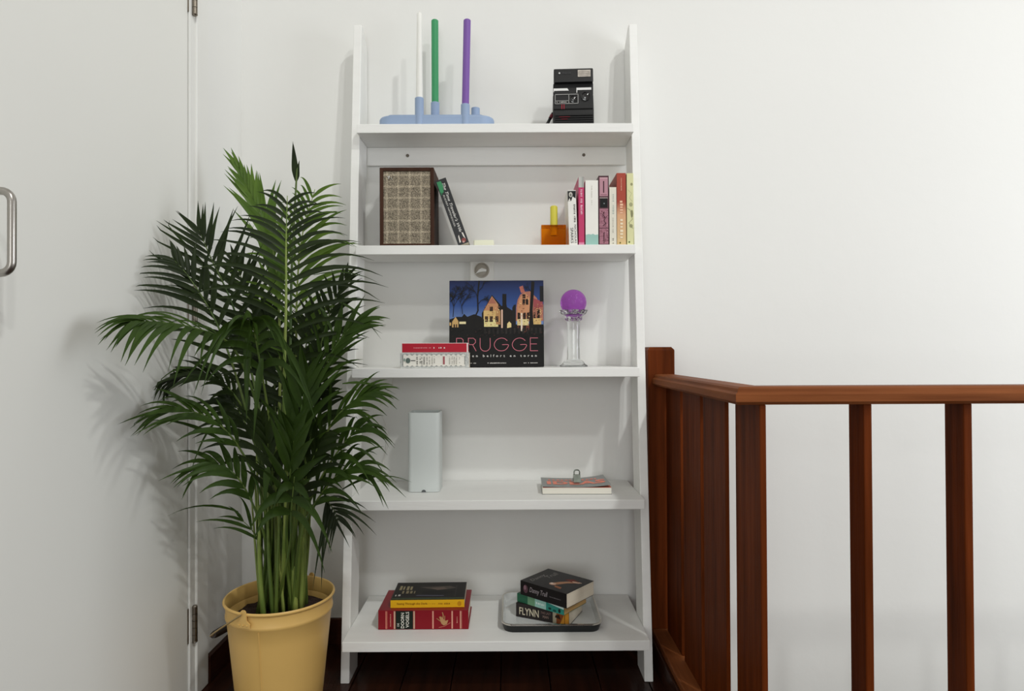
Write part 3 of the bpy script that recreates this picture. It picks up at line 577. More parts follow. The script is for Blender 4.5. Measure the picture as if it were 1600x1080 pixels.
lathe(bm, prof, 0, 0, 48)
for v in bm.verts:
    a = math.atan2(v.co.y, v.co.x); rad = math.hypot(v.co.x, v.co.y)
    if v.co.z > 0.129 and rad > 0.02:
        k = 1 + 0.07 * math.cos(8 * a); v.co.x *= k; v.co.y *= k
obj('ruffled_cup', bm, GL, gs, True)
PB = mat('purple_glass', 'CC7ADF', 0.08, trans=0.8, ior=1.2, sss=0.0)
t = thing('purple_ball', 'translucent purple ball resting in the glass candlestick', 'ball', (gx, gy, S3 + 0.1775))
bm = bmesh.new(); bmesh.ops.create_uvsphere(bm, u_segments=40, v_segments=24, radius=0.0365)
obj('ball', bm, PB, t, 'all'); bm = bmesh.new(); rb = random.Random(5)
for i in range(16):
    p = Vector((rb.uniform(-1, 1), rb.uniform(-1, 0.2), rb.uniform(-0.1, 1))).normalized() * rb.uniform(0.016, 0.030)
    bmesh.ops.create_icosphere(bm, subdivisions=1, radius=rb.uniform(0.0006, 0.0015), matrix=Matrix.Translation(p))
o = obj('bubbles', bm, mat('bubble_white', 'F3E6FA', 0.2), t); o['kind'] = 'stuff'

# ================================================================ SHELF 4
FG = mat('frosted_glass', 'E8EEEC', 0.5, trans=0.2, ior=1.3, vary=0.015, scale=10)
la = thing('frosted_table_lamp', 'frosted pale glass box lamp with a thin white cord', 'lamp', (-0.196, -0.112, S4))
bm = bmesh.new(); pw, pd = 0.0425, 0.0425; r_ = 0.011
def rr_poly(w_, d_, r, n=5):
    out = []
    for cx, cy, a0 in ((w_ - r, d_ - r, 0), (-w_ + r, d_ - r, 90), (-w_ + r, -d_ + r, 180), (w_ - r, -d_ + r, 270)):
        out += [(cx + r * math.cos(R(a0 + 90 * i / n)), cy + r * math.sin(R(a0 + 90 * i / n))) for i in range(n + 1)]
    return out
outer, inner = rr_poly(pw, pd, r_), rr_poly(pw - 0.004, pd - 0.004, r_ - 0.004)
def shell(bm, outer, inner, z0, z1, zf):
    n = len(outer)
    o0 = [bm.verts.new((a, b, z0)) for a, b in outer]; o1 = [bm.verts.new((a, b, z1)) for a, b in outer]
    i1 = [bm.verts.new((a, b, z1)) for a, b in inner]; i0 = [bm.verts.new((a, b, zf)) for a, b in inner]
    for i in range(n):
        j = (i + 1) % n
        bm.faces.new((o0[i], o0[j], o1[j], o1[i])); bm.faces.new((o1[i], o1[j], i1[j], i1[i])); bm.faces.new((i1[i], i1[j], i0[j], i0[i]))
    bm.faces.new(o0[::-1]); bm.faces.new(i0)
shell(bm, outer, inner, 0.0008, 0.2130, 0.010)
obj('glass_body', bm, FG, la, True)
bm = bmesh.new(); lathe(bm, [(0, 0.0105), (0.016, 0.0105), (0.016, 0.030), (0.012, 0.034), (0.012, 0.050), (0.0, 0.050)], 0, 0, 20); obj('bulb_socket', bm, mat('socket_white', 'E4E2DC', 0.35), la, True)
bm = bmesh.new(); lathe(bm, [(0, 0.051), (0.010, 0.052), (0.014, 0.066), (0.022, 0.085), (0.024, 0.097), (0.018, 0.113), (0, 0.120)], 0, 0, 20); obj('bulb', bm, mat('opal_bulb', 'EDEDE8', 0.3), la, True)
bm = bmesh.new()
hp = [(0.006 * math.cos(t_), 0.0008 + 0.006 * math.sin(t_)) for t_ in [PI * i / 8 for i in range(9)]]
prism(bm, hp, 'y', -pd - 0.0012, -pd + 0.0005); obj('cord_notch', bm, mat('notch_grey', '55595A', 0.6), la)
cpts = [(0.030, pd + 0.002, 0.004), (0.0, 0.062, 0.003), (-0.060, 0.080, 0.003), (-0.1325, 0.088, 0.008), (-0.134, 0.092, 0.060), (-0.120, 0.092, 0.120), (-0.128, 0.092, 0.165), (-0.1435, 0.092, 0.212), (-0.128, 0.092, 0.250), (-0.110, 0.094, 0.285), (-0.104, 0.098, 0.3085)]
bm = bmesh.new(); tube(bm, spline(cpts, 70), 0.0013, 6); obj('cord', bm, mat('white_cord', 'E2E0DA', 0.5), la, True)

ib = thing('ideas_paperback', 'grey paperback with coral IDEAS lettering and curled cover on the fourth shelf', 'book', (0.2115, -0.190, S4), (0, 0, R(-1)))
obj('pages', bx(-0.0905, 0.0905, 0.0, 0.120, 0.0012, 0.0175, bev=0.0005, seg=1), mat('pale_paper', 'E4E0D4', 0.85, vary=0.05, scale=3, stretch=(1, 1, 300)), ib)
obj('back_cover', bx(-0.0915, 0.0915, -0.0005, 0.121, 0, 0.0010), mat('cover_grey_back', '9A9C98', 0.5), ib)
obj('first_page', bx(-0.089, 0.0905, 0.0, 0.120, 0.0176, 0.0182), mat('coral_endpaper', 'C9705A', 0.7), ib)
def curl(x, y):                                 # lift of the curled front cover
    t = max(0, (x + 0.01) / 0.10); return 0.0186 + 0.0105 * t ** 2 * (0.65 + 0.45 * y / 0.12) + (0.0022 * ((x - 0.0) / 0.09) ** 2 if x < 0 else 0)
bm = bmesh.new(); nx, ny = 20, 6; top, bot = {}, {}
for i in range(nx + 1):
    for j in range(ny + 1):
        x = -0.0915 + 0.181 * i / nx - (0.006 * j / ny if i == nx else 0); y = -0.001 + 0.122 * j / ny; z = curl(x, y)
        top[i, j] = bm.verts.new((x, y, z + 0.0007)); bot[i, j] = bm.verts.new((x, y, z))
for i in range(nx):
    for j in range(ny):
        bm.faces.new((top[i, j], top[i + 1, j], top[i + 1, j + 1], top[i, j + 1])); bm.faces.new((bot[i, j], bot[i, j + 1], bot[i + 1, j + 1], bot[i + 1, j]))
for i in range(nx):
    for j, fl_ in ((0, 0), (ny, 1)): bm.faces.new((bot[i, j], bot[i + 1, j], top[i + 1, j], top[i, j]))
for j in range(ny):
    for i in (0, nx): bm.faces.new((bot[i, j], top[i, j], top[i, j + 1], bot[i, j + 1]))
fc = obj('front_cover', bm, mat('cover_slate', '8C8F8D', 0.4), ib)
l1 = lettering('IDEAS', fc, (0.002, 0.050, 0), ((1, 0, 0), (0, 1, 0)), 0.158, 0.042, 'F08B74', 'title', h=0.0, bold=0.045, spacing=1.05)
bm = bmesh.new(); bm.from_mesh(l1.data); bmesh.ops.triangulate(bm, faces=bm.faces[:]); bmesh.ops.subdivide_edges(bm, edges=[e for e in bm.edges if e.calc_length() > 0.008], cuts=3); bm.to_mesh(l1.data); bm.free()
for v in l1.data.vertices: v.co.z = curl(v.co.x, v.co.y) + 0.0013
pl = printed('small_title', fc, (0, 0, 0), ((1, 0, 0), (0, 1, 0)), [(c, [(a, q) for a, q in P]) for c, P in marks(-0.072, 0.06, 0.088, 0.018, 'E58A76', 0.0115, 51)])
for v in pl.data.vertices: v.co.z = curl(v.co.x, v.co.y) + 0.0013
# metal clip standing on the book
ck = thing('metal_clip', 'small grey metal clip standing on the curled grey paperback', 'clip', (0.2170, -0.135, S4 + 0.0225))
CM = mat('clip_metal', '7F857C', 0.35, 0.9, vary=0.2, scale=80)
bm = bmesh.new()
for s_ in (-1, 1): prism(bm, [(s_ * 0.0095, 0.0002), (s_ * 0.0087, 0.0002), (s_ * 0.0022, 0.019), (s_ * 0.0030, 0.019)], 'x', -0.0095, 0.0095)
prism(bm, [(-0.0030, 0.0186), (0.0030, 0.0186), (0.0022, 0.0200), (-0.0022, 0.0200)], 'x', -0.0095, 0.0095); obj('clip_body', bm, CM, ck)
for s_ in (-1, 1):
    bm = bmesh.new(); tube(bm, spline([(-0.007, s_ * 0.0025, 0.019), (-0.0075, s_ * 0.003, 0.026), (-0.0045, s_ * 0.0035, 0.031), (0.0045, s_ * 0.0035, 0.031), (0.0075, s_ * 0.003, 0.026), (0.007, s_ * 0.0025, 0.019)], 20), 0.0013, 6); obj('wire_arm', bm, CM, ck, True)

# ================================================================ SHELF 5
b = book('red_hardback', 'thick red hardback DE DOORN VOGELS with gold bands lying on the bottom shelf', 0.0490, 0.2310, 0.142, '86121F', (-0.0720, -0.2338, S5), lying=True, hard=True)
pl = [('86121F', rect(-0.1150, 0.1150, -0.0236, 0.0236)), ('D2836F', rect(-0.0965, -0.0935, -0.0225, 0.0225)), ('D2836F', rect(-0.0920, -0.0915, -0.0225, 0.0225)), ('C9A68E', rect(-0.0755, -0.0715, -0.0225, 0.0225)), ('152018', rect(-0.0705, -0.0265, -0.0232, 0.0232)), ('C9A68E', rect(-0.0255, -0.0215, -0.0225, 0.0225)), ('DDA08A', rect(0.0230, 0.0265, -0.0225, 0.0225)), ('DDA08A', rect(0.0720, 0.0755, -0.0225, 0.0225)), ('DDA08A', rect(0.0935, 0.0960, -0.0225, 0.0225)), ('DDA08A', rect(0.0970, 0.0980, -0.0225, 0.0225))]
pl += [(c, [(-0.0835 + v_, u_) for u_, v_ in P]) for c, P in marks(-0.016, 0.016, 0, 0.003, 'DDA08A', 0.0032, 61)] + [(c, [(0.0865 + v_, u_) for u_, v_ in P]) for c, P in marks(-0.008, 0.008, 0, 0.0025, 'DDA08A', 0.0035, 62)]
gold = 'B98E62'
pl += [(gold, [(0.0405, 0.008), (0.0455, 0.009), (0.0560, -0.002), (0.0640, 0.000), (0.0600, -0.011), (0.0520, -0.014), (0.0460, -0.009)])] + ribbon([(0.0500, -0.002), (0.0510, 0.012), (0.0490, 0.019)], 0.0022, gold) + ribbon([(0.0545, -0.004), (0.0550, 0.010)], 0.0016, gold) + ribbon([(0.0400, -0.019), (0.0540, -0.016), (0.0690, -0.007)], 0.0014, 'C2705F') + ribbon([(0.0345, 0.004), (0.0450, -0.004)], 0.0014, gold)
printed('spine_print', b, (0, -0.0002, 0.1155), SPINE_DN, pl)
TV = ((1, 0, 0), (0, 0, 1))
lettering('DE', b, (-0.012, -0.0002, 0.1155 + 0.0640), TV, 0.0085, 0.0050, 'E8E6DC', 'title', h=0.001)
lettering('DOORN', b, (-0.001, -0.0002, 0.1155 + 0.0530), TV, 0.0390, 0.0085, 'E8E6DC', 'title', h=0.001, bold=0.015)
lettering('VOGELS', b, (0.001, -0.0002, 0.1155 + 0.0405), TV, 0.0400, 0.0085, 'E8E6DC', 'title', h=0.001, bold=0.015)
b = book('yellow_spine_book', 'paperback with yellow spine and dark photo cover on top of the red hardback', 0.0205, 0.1905, 0.125, '1D1916', (-0.0835, -0.2160, S5 + 0.0494), rz=1.0, lying=True)
printed('spine_print', b, (0, -0.0002, 0.09525), SPINE_DN, [('E8B41C', rect(-0.0952, 0.0952, -0.0100, 0.0098))] + [('C98F18', ell(0.082, -0.001, 0.0055, 0.0065))] + marks(-0.003, 0.020, -0.0005, 0.0022, 'A8781A', 0.0028, 65))
lettering('Seeing Through the Dark', b, (0, -0.0002, 0.09525 + 0.0400), SPINE_DN, 0.078, 0.0062, '8A5A14', 'title', h=0.001, bold=0.01)
printed('author_print', b, (0, -0.0002, 0.09525), SPINE_DN, marks(0.028, 0.058, 0.0, 0.0040, '9A6816', 0.0038, 66), h0=0.0012)
ca = printed('cover_picture', b, (0.01025, 0, 0.09525), COVER_LY, [('1B1815', rect(-0.093, 0.093, 0.002, 0.123)), ('4F473F', [(-0.03, 0.088), (0.05, 0.096), (0.07, 0.082), (0.03, 0.066), (0.0, 0.074)]), ('6A5A50', [(0.0, 0.080), (0.035, 0.088), (0.045, 0.074), (0.02, 0.066)]), ('0E0C0B', [(-0.02, 0.056), (0.04, 0.070), (0.07, 0.048), (0.03, 0.030), (-0.02, 0.036)]), ('565666', [(-0.035, 0.026), (0.04, 0.024), (0.04, 0.029), (-0.03, 0.032)]), ('3E4A30', rect(-0.093, 0.093, 0.002, 0.012)), ('2E2B29', rect(0.068, 0.071, 0.02, 0.10))] + marks(-0.088, -0.060, 0.030, 0.012, 'BDB8AE', 0.008, 67))
printed('cover_title', b, (0.01025, 0, 0.09525), COVER_LY, marks(-0.083, -0.038, 0.082, 0.032, '9A8E6C', 0.0095, 68) + marks(-0.083, -0.038, 0.050, 0.022, '8A7E60', 0.0105, 69), h0=0.0007)
# tray
tr = thing('serving_tray', 'black tray with chrome rim and shiny white inside on the bottom shelf', 'tray', (0.1405, -0.148, S5))
o1_, i1_ = rr_poly(0.128, 0.1120, 0.030, 8), rr_poly(0.1245, 0.1085, 0.0265, 8)
base = rr_poly(0.122, 0.106, 0.026, 8)
bm = bmesh.new(); n = len(o1_)
A = [bm.verts.new((a, b_, 0.0)) for a, b_ in base]; B = [bm.verts.new((a, b_, 0.0185)) for a, b_ in o1_]
for i in range(n): bm.faces.new((A[i], A[(i + 1) % n], B[(i + 1) % n], B[i]))
bm.faces.new(A[::-1]); C_ = [bm.verts.new((a, b_, 0.0185)) for a, b_ in i1_]
for i in range(n): bm.faces.new((B[i], B[(i + 1) % n], C_[(i + 1) % n], C_[i]))
obj('tray_shell', bm, mat('tray_black', '101314', 0.35), tr, True)
bm = bmesh.new(); A = [bm.verts.new((a, b_, 0.0215)) for a, b_ in i1_]; B = [bm.verts.new((a * 0.955, b_ * 0.955, 0.0035)) for a, b_ in i1_]
for i in range(n): bm.faces.new((A[(i + 1) % n], A[i], B[i], B[(i + 1) % n]))
bm.faces.new(B); obj('tray_inside', bm, mat('tray_enamel', 'DADDDC', 0.12, coat=0.6, vary=0.04, scale=6), tr, True)
bm = bmesh.new(); A = []
ring = [[bm.verts.new((a, b_, 0.0186)) for a, b_ in rr_poly(0.1285, 0.1125, 0.0305, 8)], [bm.verts.new((a, b_, 0.0220)) for a, b_ in rr_poly(0.1285, 0.1125, 0.0305, 8)], [bm.verts.new((a, b_, 0.0226)) for a, b_ in rr_poly(0.1262, 0.1102, 0.0282, 8)], [bm.verts.new((a, b_, 0.0216)) for a, b_ in rr_poly(0.1242, 0.1082, 0.0262, 8)]]
for P, Q in zip(ring, ring[1:]):
    for i in range(n): bm.faces.new((P[i], P[(i + 1) % n], Q[(i + 1) % n], Q[i]))
obj('chrome_rim', bm, mat('chrome', 'D8D4CC', 0.12, 1.0), tr, True)
TZ = S5 + 0.0040
def corner_lying(x, y, h, rz):                   # left end of the spine -> location of the right end
    return (x + h * math.cos(R(rz)), y + h * math.sin(R(rz)))
h_ = 0.150; lx, ly = corner_lying(0.0500, -0.1640, h_, -25)
b = book('flynn_paperback', 'dark FLYNN paperback at the bottom of the stack on the tray', 0.0360, h_, 0.105, '241C1B', (lx, ly, TZ), rz=-25, lying=True)
printed('spine_print', b, (0, -0.0002, 0.075), SPINE_DN, [('B0A78E', rect(0.030, 0.0400, -0.0175, 0.0175)), ('8A4A22', rect(0.0400, 0.0742, -0.0175, 0.0175)), ('C98A2E', [(0.050, -0.0175), (0.0742, -0.0175), (0.0742, 0.0175), (0.062, 0.010)]), ('2A1608', [(0.036, -0.002), (0.052, -0.006), (0.048, 0.006), (0.038, 0.004)]), ('5A2C12', rect(0.062, 0.0635, -0.0175, 0.0175))])
lettering('FLYNN', b, (-0.0010, -0.0002, 0.075 + 0.0370), SPINE_DN, 0.0560, 0.0190, 'D6CCB4', 'author', h=0.0008, bold=0.01)
lettering('THE LAST', b, (0.0040, -0.0002, 0.075 - 0.0105), SPINE_DN, 0.028, 0.0062, '9A7D74', 'title', h=0.0008)
lettering('MAN', b, (-0.0060, -0.0002, 0.075 - 0.0105), SPINE_DN, 0.016, 0.0068, 'A58A80', 'title', h=0.0008)
h_ = 0.152; lx, ly = corner_lying(0.0530, -0.1550, h_, -39)
b = book('green_paperback', 'green and teal paperback in the middle of the stack on the tray', 0.0220, h_, 0.105, '1E6146', (lx, ly, TZ + 0.0364), rz=-39, lying=True, page_m=mat('yellowed_paper', 'C9A36A', 0.85, vary=0.08, scale=3, stretch=(260, 1, 1)))
printed('spine_print', b, (0, -0.0002, 0.076), SPINE_DN, [('6E9A78', rect(-0.040, -0.016, -0.0105, 0.0105)), ('9CCAC0', rect(-0.016, 0.020, -0.0105, 0.0105)), ('2F8B7E', rect(0.020, 0.0755, -0.0105, 0.0105)), ('CFE6E2', [(0.016, 0.0105), (0.0755, 0.0105), (0.0755, 0.003), (0.050, 0.006)]), ('12302C', ell(0.032, -0.004, 0.005, 0.003)), ('0F2422', ell(0.062, -0.003, 0.0038, 0.0055)), ('1B4E48', ell(0.047, -0.006, 0.006, 0.003))] + marks(-0.012, 0.014, 0.0, 0.006, 'E6F2EE', 0.006, 71))
h_ = 0.152; lx, ly = corner_lying(0.0620, -0.1650, h_, -41)
b = book('black_paperback', 'thick black paperback with silver script on top of the stack on the tray', 0.0370, h_, 0.122, '120F10', (lx, ly, TZ + 0.0588), rz=-41, lying=True)
printed('spine_print', b, (0, -0.0002, 0.076), SPINE_DN, [('151213', rect(-0.0745, 0.0745, -0.0180, 0.0180)), ('5A3E48', ell(-0.058, 0.0, 0.008, 0.011)), ('8A6A74', ell(-0.060, 0.003, 0.004, 0.006))] + marks(0.022, 0.058, -0.001, 0.0028, '6A6468', 0.0032, 73))
lettering('Danny Trull', b, (0.0, -0.0002, 0.076 + 0.0140), SPINE_DN, 0.060, 0.0170, 'A39A9E', 'title', shear=0.3, h=0.0008)
printed('cover_picture', b, (0.0185, 0, 0.076), COVER_LY, [('A5785A', [(-0.004, 0.030), (0.012, 0.058), (0.030, 0.076), (0.050, 0.074), (0.034, 0.062), (0.018, 0.036)]), ('6E2E22', [(0.012, 0.080), (0.030, 0.096), (0.056, 0.088), (0.040, 0.074)]), ('C9A48C', ell(0.048, 0.080, 0.012, 0.005)), ('C9A48C', ell(0.006, 0.034, 0.010, 0.008)), ('8A5A3E', [(0.016, 0.030), (0.040, 0.028), (0.044, 0.016), (0.024, 0.018)]), ('E6D6CC', ell(0.002, 0.036, 0.004, 0.004)), ('D9B8A4', ell(0.058, 0.084, 0.006, 0.003))])
lettering('Danny', b, (0.0185, 0.044, 0.076 + 0.050), ((0, 1, 0), (0, 0, 1)), 0.060, 0.018, '8E8A86', 'cover_title', shear=0.3, h=0.0006)
lettering('Trull', b, (0.0185, 0.084, 0.076 + 0.034), ((0, 1, 0), (0, 0, 1)), 0.044, 0.018, '8E8A86', 'cover_title', shear=0.3, h=0.0006)

# ================================================================ BUCKET
CX, CY, RZ = -0.506, -0.366, 0.279
bk = thing('yellow_bucket', 'pale yellow enamel bucket with wire bail handle used as a plant pot', 'bucket', (CX, CY, 0))
YEL = mat('yellow_enamel', 'DFB76C', 0.42, vary=0.03, scale=6)
bm = bmesh.new()
def br(z): return 0.092 + (0.1205 - 0.092) * z / RZ
prof = [(0, 0.002), (0.086, 0.002), (0.0905, 0.0), (br(0) + 0.0005, 0.004), (br(0.10), 0.10), (br(0.20), 0.20), (br(0.238), 0.238), (br(0.2415) + 0.0022, 0.2415), (br(0.245) + 0.0026, 0.245), (br(0.2485) + 0.0022, 0.2485), (br(0.252), 0.252), (br(0.272), 0.272), (0.1225, 0.2740), (0.1245, 0.2765), (0.1245, 0.2790), (0.1225, 0.2815), (0.1200, 0.2805), (0.1185, 0.277), (br(0.252) - 0.0022, 0.252), (br(0.247) - 0.0002, 0.247), (br(0.242) - 0.0022, 0.242), (br(0.1) - 0.002, 0.1), (0.088, 0.006), (0, 0.006)]
lathe(bm, prof, 0, 0, 72); obj('pail', bm, YEL, bk, True)
ed = Vector((-0.30, -0.954, 0)).normalized(); bd = Vector((-0.954, 0.30, 0))
sa = math.atan2(-0.99, -0.05)
bm = bmesh.new(); tube(bm, [((br(z) + 0.0004) * math.cos(sa), (br(z) + 0.0004) * math.sin(sa), z) for z in (0.004, 0.06, 0.12, 0.18, 0.238)], 0.0012, 6); obj('seam', bm, YEL, bk, True)
for s in (1, -1):
    e_ = ed * s; tn = Vector((-e_.y, e_.x, 0))
    bm = bmesh.new(); hpts = [(-0.016, 0.250), (0.016, 0.250), (0.017, 0.259), (0.009, 0.266), (0.0075, 0.279), (0.0065, 0.285), (0.003, 0.2885), (-0.003, 0.2885), (-0.0065, 0.285), (-0.0075, 0.279), (-0.009, 0.266), (-0.017, 0.259)]
    A = []; B = []
    for a, z in hpts:
        rad = 0.1265; ang = a / rad
        p = e_ * (rad * math.cos(ang)) + tn * (rad * math.sin(ang)); A.append(bm.verts.new((p.x, p.y, z))); q = p * ((rad - 0.0028) / rad); B.append(bm.verts.new((q.x, q.y, z)))
    bm.faces.new(A); bm.faces.new(B[::-1]); m_ = len(A)
    for i in range(m_): bm.faces.new((A[i], B[i], B[(i + 1) % m_], A[(i + 1) % m_]))
    ear = obj('ear', bm, YEL, bk)
    bm = bmesh.new()
    for a in (-0.010, 0.0, 0.010):
        p = e_ * (0.1268 * math.cos(a / 0.1268)) + tn * (0.1268 * math.sin(a / 0.1268)); bmesh.ops.create_icosphere(bm, subdivisions=1, radius=0.0022, matrix=Matrix.Translation((p.x, p.y, 0.256)))
    obj('rivet', bm, YEL, ear, True)
ce = 0.281; al = R(33); RB_ = 0.186
bail = [ed * (0.131 * math.cos(t)) * (1 + 0.10 * math.sin(t)) + bd * (RB_ * math.sin(t) * math.cos(al)) + Vector((0, 0, ce - RB_ * math.sin(t) * math.sin(al))) for t in [PI * i / 32 for i in range(33)]]
bm = bmesh.new(); tube(bm, bail, 0.0019, 8); bl = obj('bail_handle', bm, mat('bail_wire', 'B9A071', 0.35, 0.6), bk, True)
bm = bmesh.new(); tube(bm, bail[12:21], [0.007, 0.0090, 0.0095, 0.0095, 0.0095, 0.0095, 0.0095, 0.0090, 0.007], 12); obj('grip', bm, mat('dark_grip', '2A211C', 0.5), bl, True)

# ================================================================ PALM
PALM = thing('areca_palm', 'tall green areca palm with arching feathery fronds in the yellow bucket', 'plant', (CX, CY, 0.20))
P0 = Vector((CX, CY, 0.20))
bm = bmesh.new(); lathe(bm, [(0, 0.040), (0.05, 0.043), (0.09, 0.040), (0.1085, 0.036), (0.1050, 0.0), (0, 0.0)], 0, 0, 40)
for v in bm.verts:
    if v.co.z > 0.03: v.co.z += random.uniform(-0.004, 0.004)
obj('soil', bm, mat('dark_soil', '2B1A14', 0.95, vary=0.4, scale=60, bump=0.8, bscale=90), PALM)
def leafmat(name, c1, c2):
    m = mat(name, c1, 0.45, vary=0.25, scale=14, col2=c2, spec=0.22); nt = m.node_tree; b = nt.nodes['Principled BSDF']
    out = nt.nodes['Material Output']; tr_ = nt.nodes.new('ShaderNodeBsdfTranslucent'); mx = nt.nodes.new('ShaderNodeMixShader'); mx.inputs[0].default_value = 0.22
    src = b.inputs['Base Color'].links[0].from_socket; nt.links.new(src, tr_.inputs[0]); nt.links.new(b.outputs[0], mx.inputs[1]); nt.links.new(tr_.outputs[0], mx.inputs[2]); nt.links.new(mx.outputs[0], out.inputs[0])
    return m
LEAF = [leafmat('leaf_dark', '2B3917', '1A250F'), leafmat('leaf_mid', '3B521C', '273A13'), leafmat('leaf_backlit', '648032', '486624')]  # bright tone paints backlit leaves; dark tone also paints fronds in shade
STEM = mat('palm_stem', '93A050', 0.45, vary=0.3, scale=5, stretch=(6, 6, 1.5), col2='5C7432')
STEMD = mat('palm_stem_dark', '5E6E2E', 0.45, vary=0.3, scale=6, stretch=(4, 4, 1), col2='35501F')
LEAFOBJ = []                                    # (verts, faces, frond, material, weight)
def keep_clear(p):
    if p.x < XL + 0.012: p.x = XL + 0.012 + random.uniform(0, 0.003)
    if p.y > -0.016: p.y = -0.016
    if p.x > -0.415 and p.y > -0.325 and p.z > 0.12: p.y = -0.325
    return p
def leaflet(P, D, L, wd, droop, N, frond, m, weight, curlup=0.0):
    V, F = [], []; ns = 8; wob = Vector((random.uniform(-1, 1), random.uniform(-1, 1), random.uniform(-0.6, 0.4))) * 0.09
    pts = [keep_clear(P + D * L * s + Vector((0, 0, -1)) * droop * L * s ** 2.2 + wob * L * s ** 2 + N * curlup * L * s * s) for s in [i / ns for i in range(ns + 1)]]
    for i, p in enumerate(pts):
        s = i / ns; t = (pts[min(i + 1, ns)] - pts[max(i - 1, 0)]).normalized()
        side = t.cross(N)
        if side.length < 1e-3: side = t.orthogonal()
        side.normalize(); nn = side.cross(t).normalized()
        wv = wd * (0.40 + 0.60 * math.sin(min(1, s / 0.30) * PI / 2)) * (1 if s < 0.30 else max(0.02, (1 - (s - 0.30) / 0.70) ** 0.95))
        V += [p - side * wv + nn * wv * 0.35, p, p + side * wv + nn * wv * 0.35]
        if i:
            a = 3 * (i - 1); b_ = 3 * i
            F += [(a, a + 1, b_ + 1, b_), (a + 1, a + 2, b_ + 2, b_ + 1)]
    LEAFOBJ.append((V, F, frond, m, weight))
def frond(ctrl, t0, n, L, ang=48, droop=0.25, nrm=(0, -1, 0), tone=1, wd=0.0075, weight=1.0, stem_r=0.0052, base=None, sides=(1, -1), tipang=18, curl=0.0, bright_stem=False, Lr=None):
    pts3 = [at(*c) for c in ctrl]
    b0 = base or (CX + random.uniform(-0.045, 0.045), CY + random.uniform(-0.04, 0.03), 0.235)
    pts3 = [Vector(b0)] + pts3
    path = [keep_clear(p) for p in spline(pts3, 40)]
    rad = [stem_r * (1 - 0.86 * (i / 40) ** 0.9) for i in range(41)]
    bm = bmesh.new(); tube(bm, [p - P0 for p in path], rad, 6)
    fo = obj('frond', bm, STEM if bright_stem else STEMD, PALM, 'all')
    N0 = Vector(nrm).normalized()
    for k in range(n):
        u = (k + 0.3) / n; t = t0 + (0.985 - t0) * u; f = t * 40; i = min(int(f), 39); p = path[i].lerp(path[i + 1], f - i)
        T = (path[min(i + 2, 40)] - path[max(i - 1, 0)]).normalized()
        N = (N0 - T * N0.dot(T)).normalized(); S = T.cross(N)
        for s in sides:
            a = R(ang + (tipang - ang) * u ** 1.8 + random.uniform(-6, 6)); LL = (Lr if (Lr and s < 0) else L) * (0.62 + 0.38 * math.sin(PI * min(1, u * 1.15 + 0.12))) * (1 - 0.42 * u ** 3) * random.uniform(0.88, 1.08)
            D = (T * math.cos(a) + S * s * math.sin(a) + N * random.uniform(0.02, 0.18)).normalized()
            leaflet(p, D, LL, wd * random.uniform(0.85, 1.15) * (1 - 0.3 * u ** 3), droop * random.uniform(0.7, 1.3), N, fo, LEAF[tone], weight * LL, curl)
    return fo
random.seed(21)
CAMN = (0.25, -1, 0.1)
# central frond facing the room
frond([(447, 790, -0.44), (444, 620, -0.47), (447, 470, -0.49), (447, 380, -0.48), (449, 306, -0.46)], 0.42, 18, 0.250, 60, 0.40, CAMN, 0, 0.0062, 3.4, 0.0066, (-0.503, -0.375, 0.235), tipang=40, bright_stem=True, Lr=0.225)
# frond behind it leaning up left, bright
frond([(432, 780, -0.34), (438, 560, -0.33), (428, 400, -0.32), (400, 320, -0.31), (368, 252, -0.30)], 0.50, 16, 0.150, 24, 0.04, (0.1, -0.9, 0.5), 2, 0.0078, 2.4, 0.0056, (-0.515, -0.345, 0.235), tipang=8, bright_stem=True)
# frond behind it leaning right, bright
frond([(455, 780, -0.33), (462, 600, -0.33), (464, 460, -0.34), (472, 370, -0.345), (492, 296, -0.35)], 0.44, 19, 0.235, 46, 0.38, (-0.2, -1, 0.3), 2, 0.0064, 2.4, 0.0056, (-0.490, -0.340, 0.235), tipang=38, bright_stem=True)
# unopened spear
sp_p = [Vector((-0.500, -0.36, 0.235)), at(452, 700, -0.36), at(455, 450, -0.36), at(463, 283, -0.36), at(465, 262, -0.36)]
bm = bmesh.new(); tube(bm, [p - P0 for p in spline(sp_p, 30)], [0.005 - 0.0035 * i / 30 for i in range(31)], 6); sf = obj('frond', bm, STEMD, PALM, 'all')
for tip, wd in (((454, 218, -0.36), 0.0072), ((463, 226, -0.36), 0.0060), ((467, 250, -0.36), 0.006)):
    a_, b_ = sp_p[3], at(*tip); leaflet(a_, (b_ - a_).normalized(), (b_ - a_).length, wd, 0.0, Vector((0.2, -1, 0)), sf, LEAF[0], 9)
# upper left, dark
frond([(425, 800, -0.38), (405, 640, -0.40), (368, 490, -0.42), (328, 400, -0.43), (308, 352, -0.43)], 0.50, 13, 0.175, 46, 0.0, (0.3, -1, 0.3), 0, 0.0062, 2.6, 0.0052, (-0.530, -0.370, 0.235), tipang=20)
frond([(418, 800, -0.40), (390, 660, -0.44), (345, 520, -0.47), (300, 440, -0.49), (268, 402, -0.50)], 0.48, 12, 0.175, 40, 0.30, (0.2, -0.8, 0.6), 0, 0.0064, 2.4, 0.0050, (-0.540, -0.380, 0.235), tipang=18)
frond([(428, 770, -0.33), (415, 590, -0.30), (390, 470, -0.27), (362, 400, -0.25)], 0.45, 14, 0.170, 50, 0.12, (0.2, -1, 0.3), 0, 0.0070, 0.8, 0.0050)
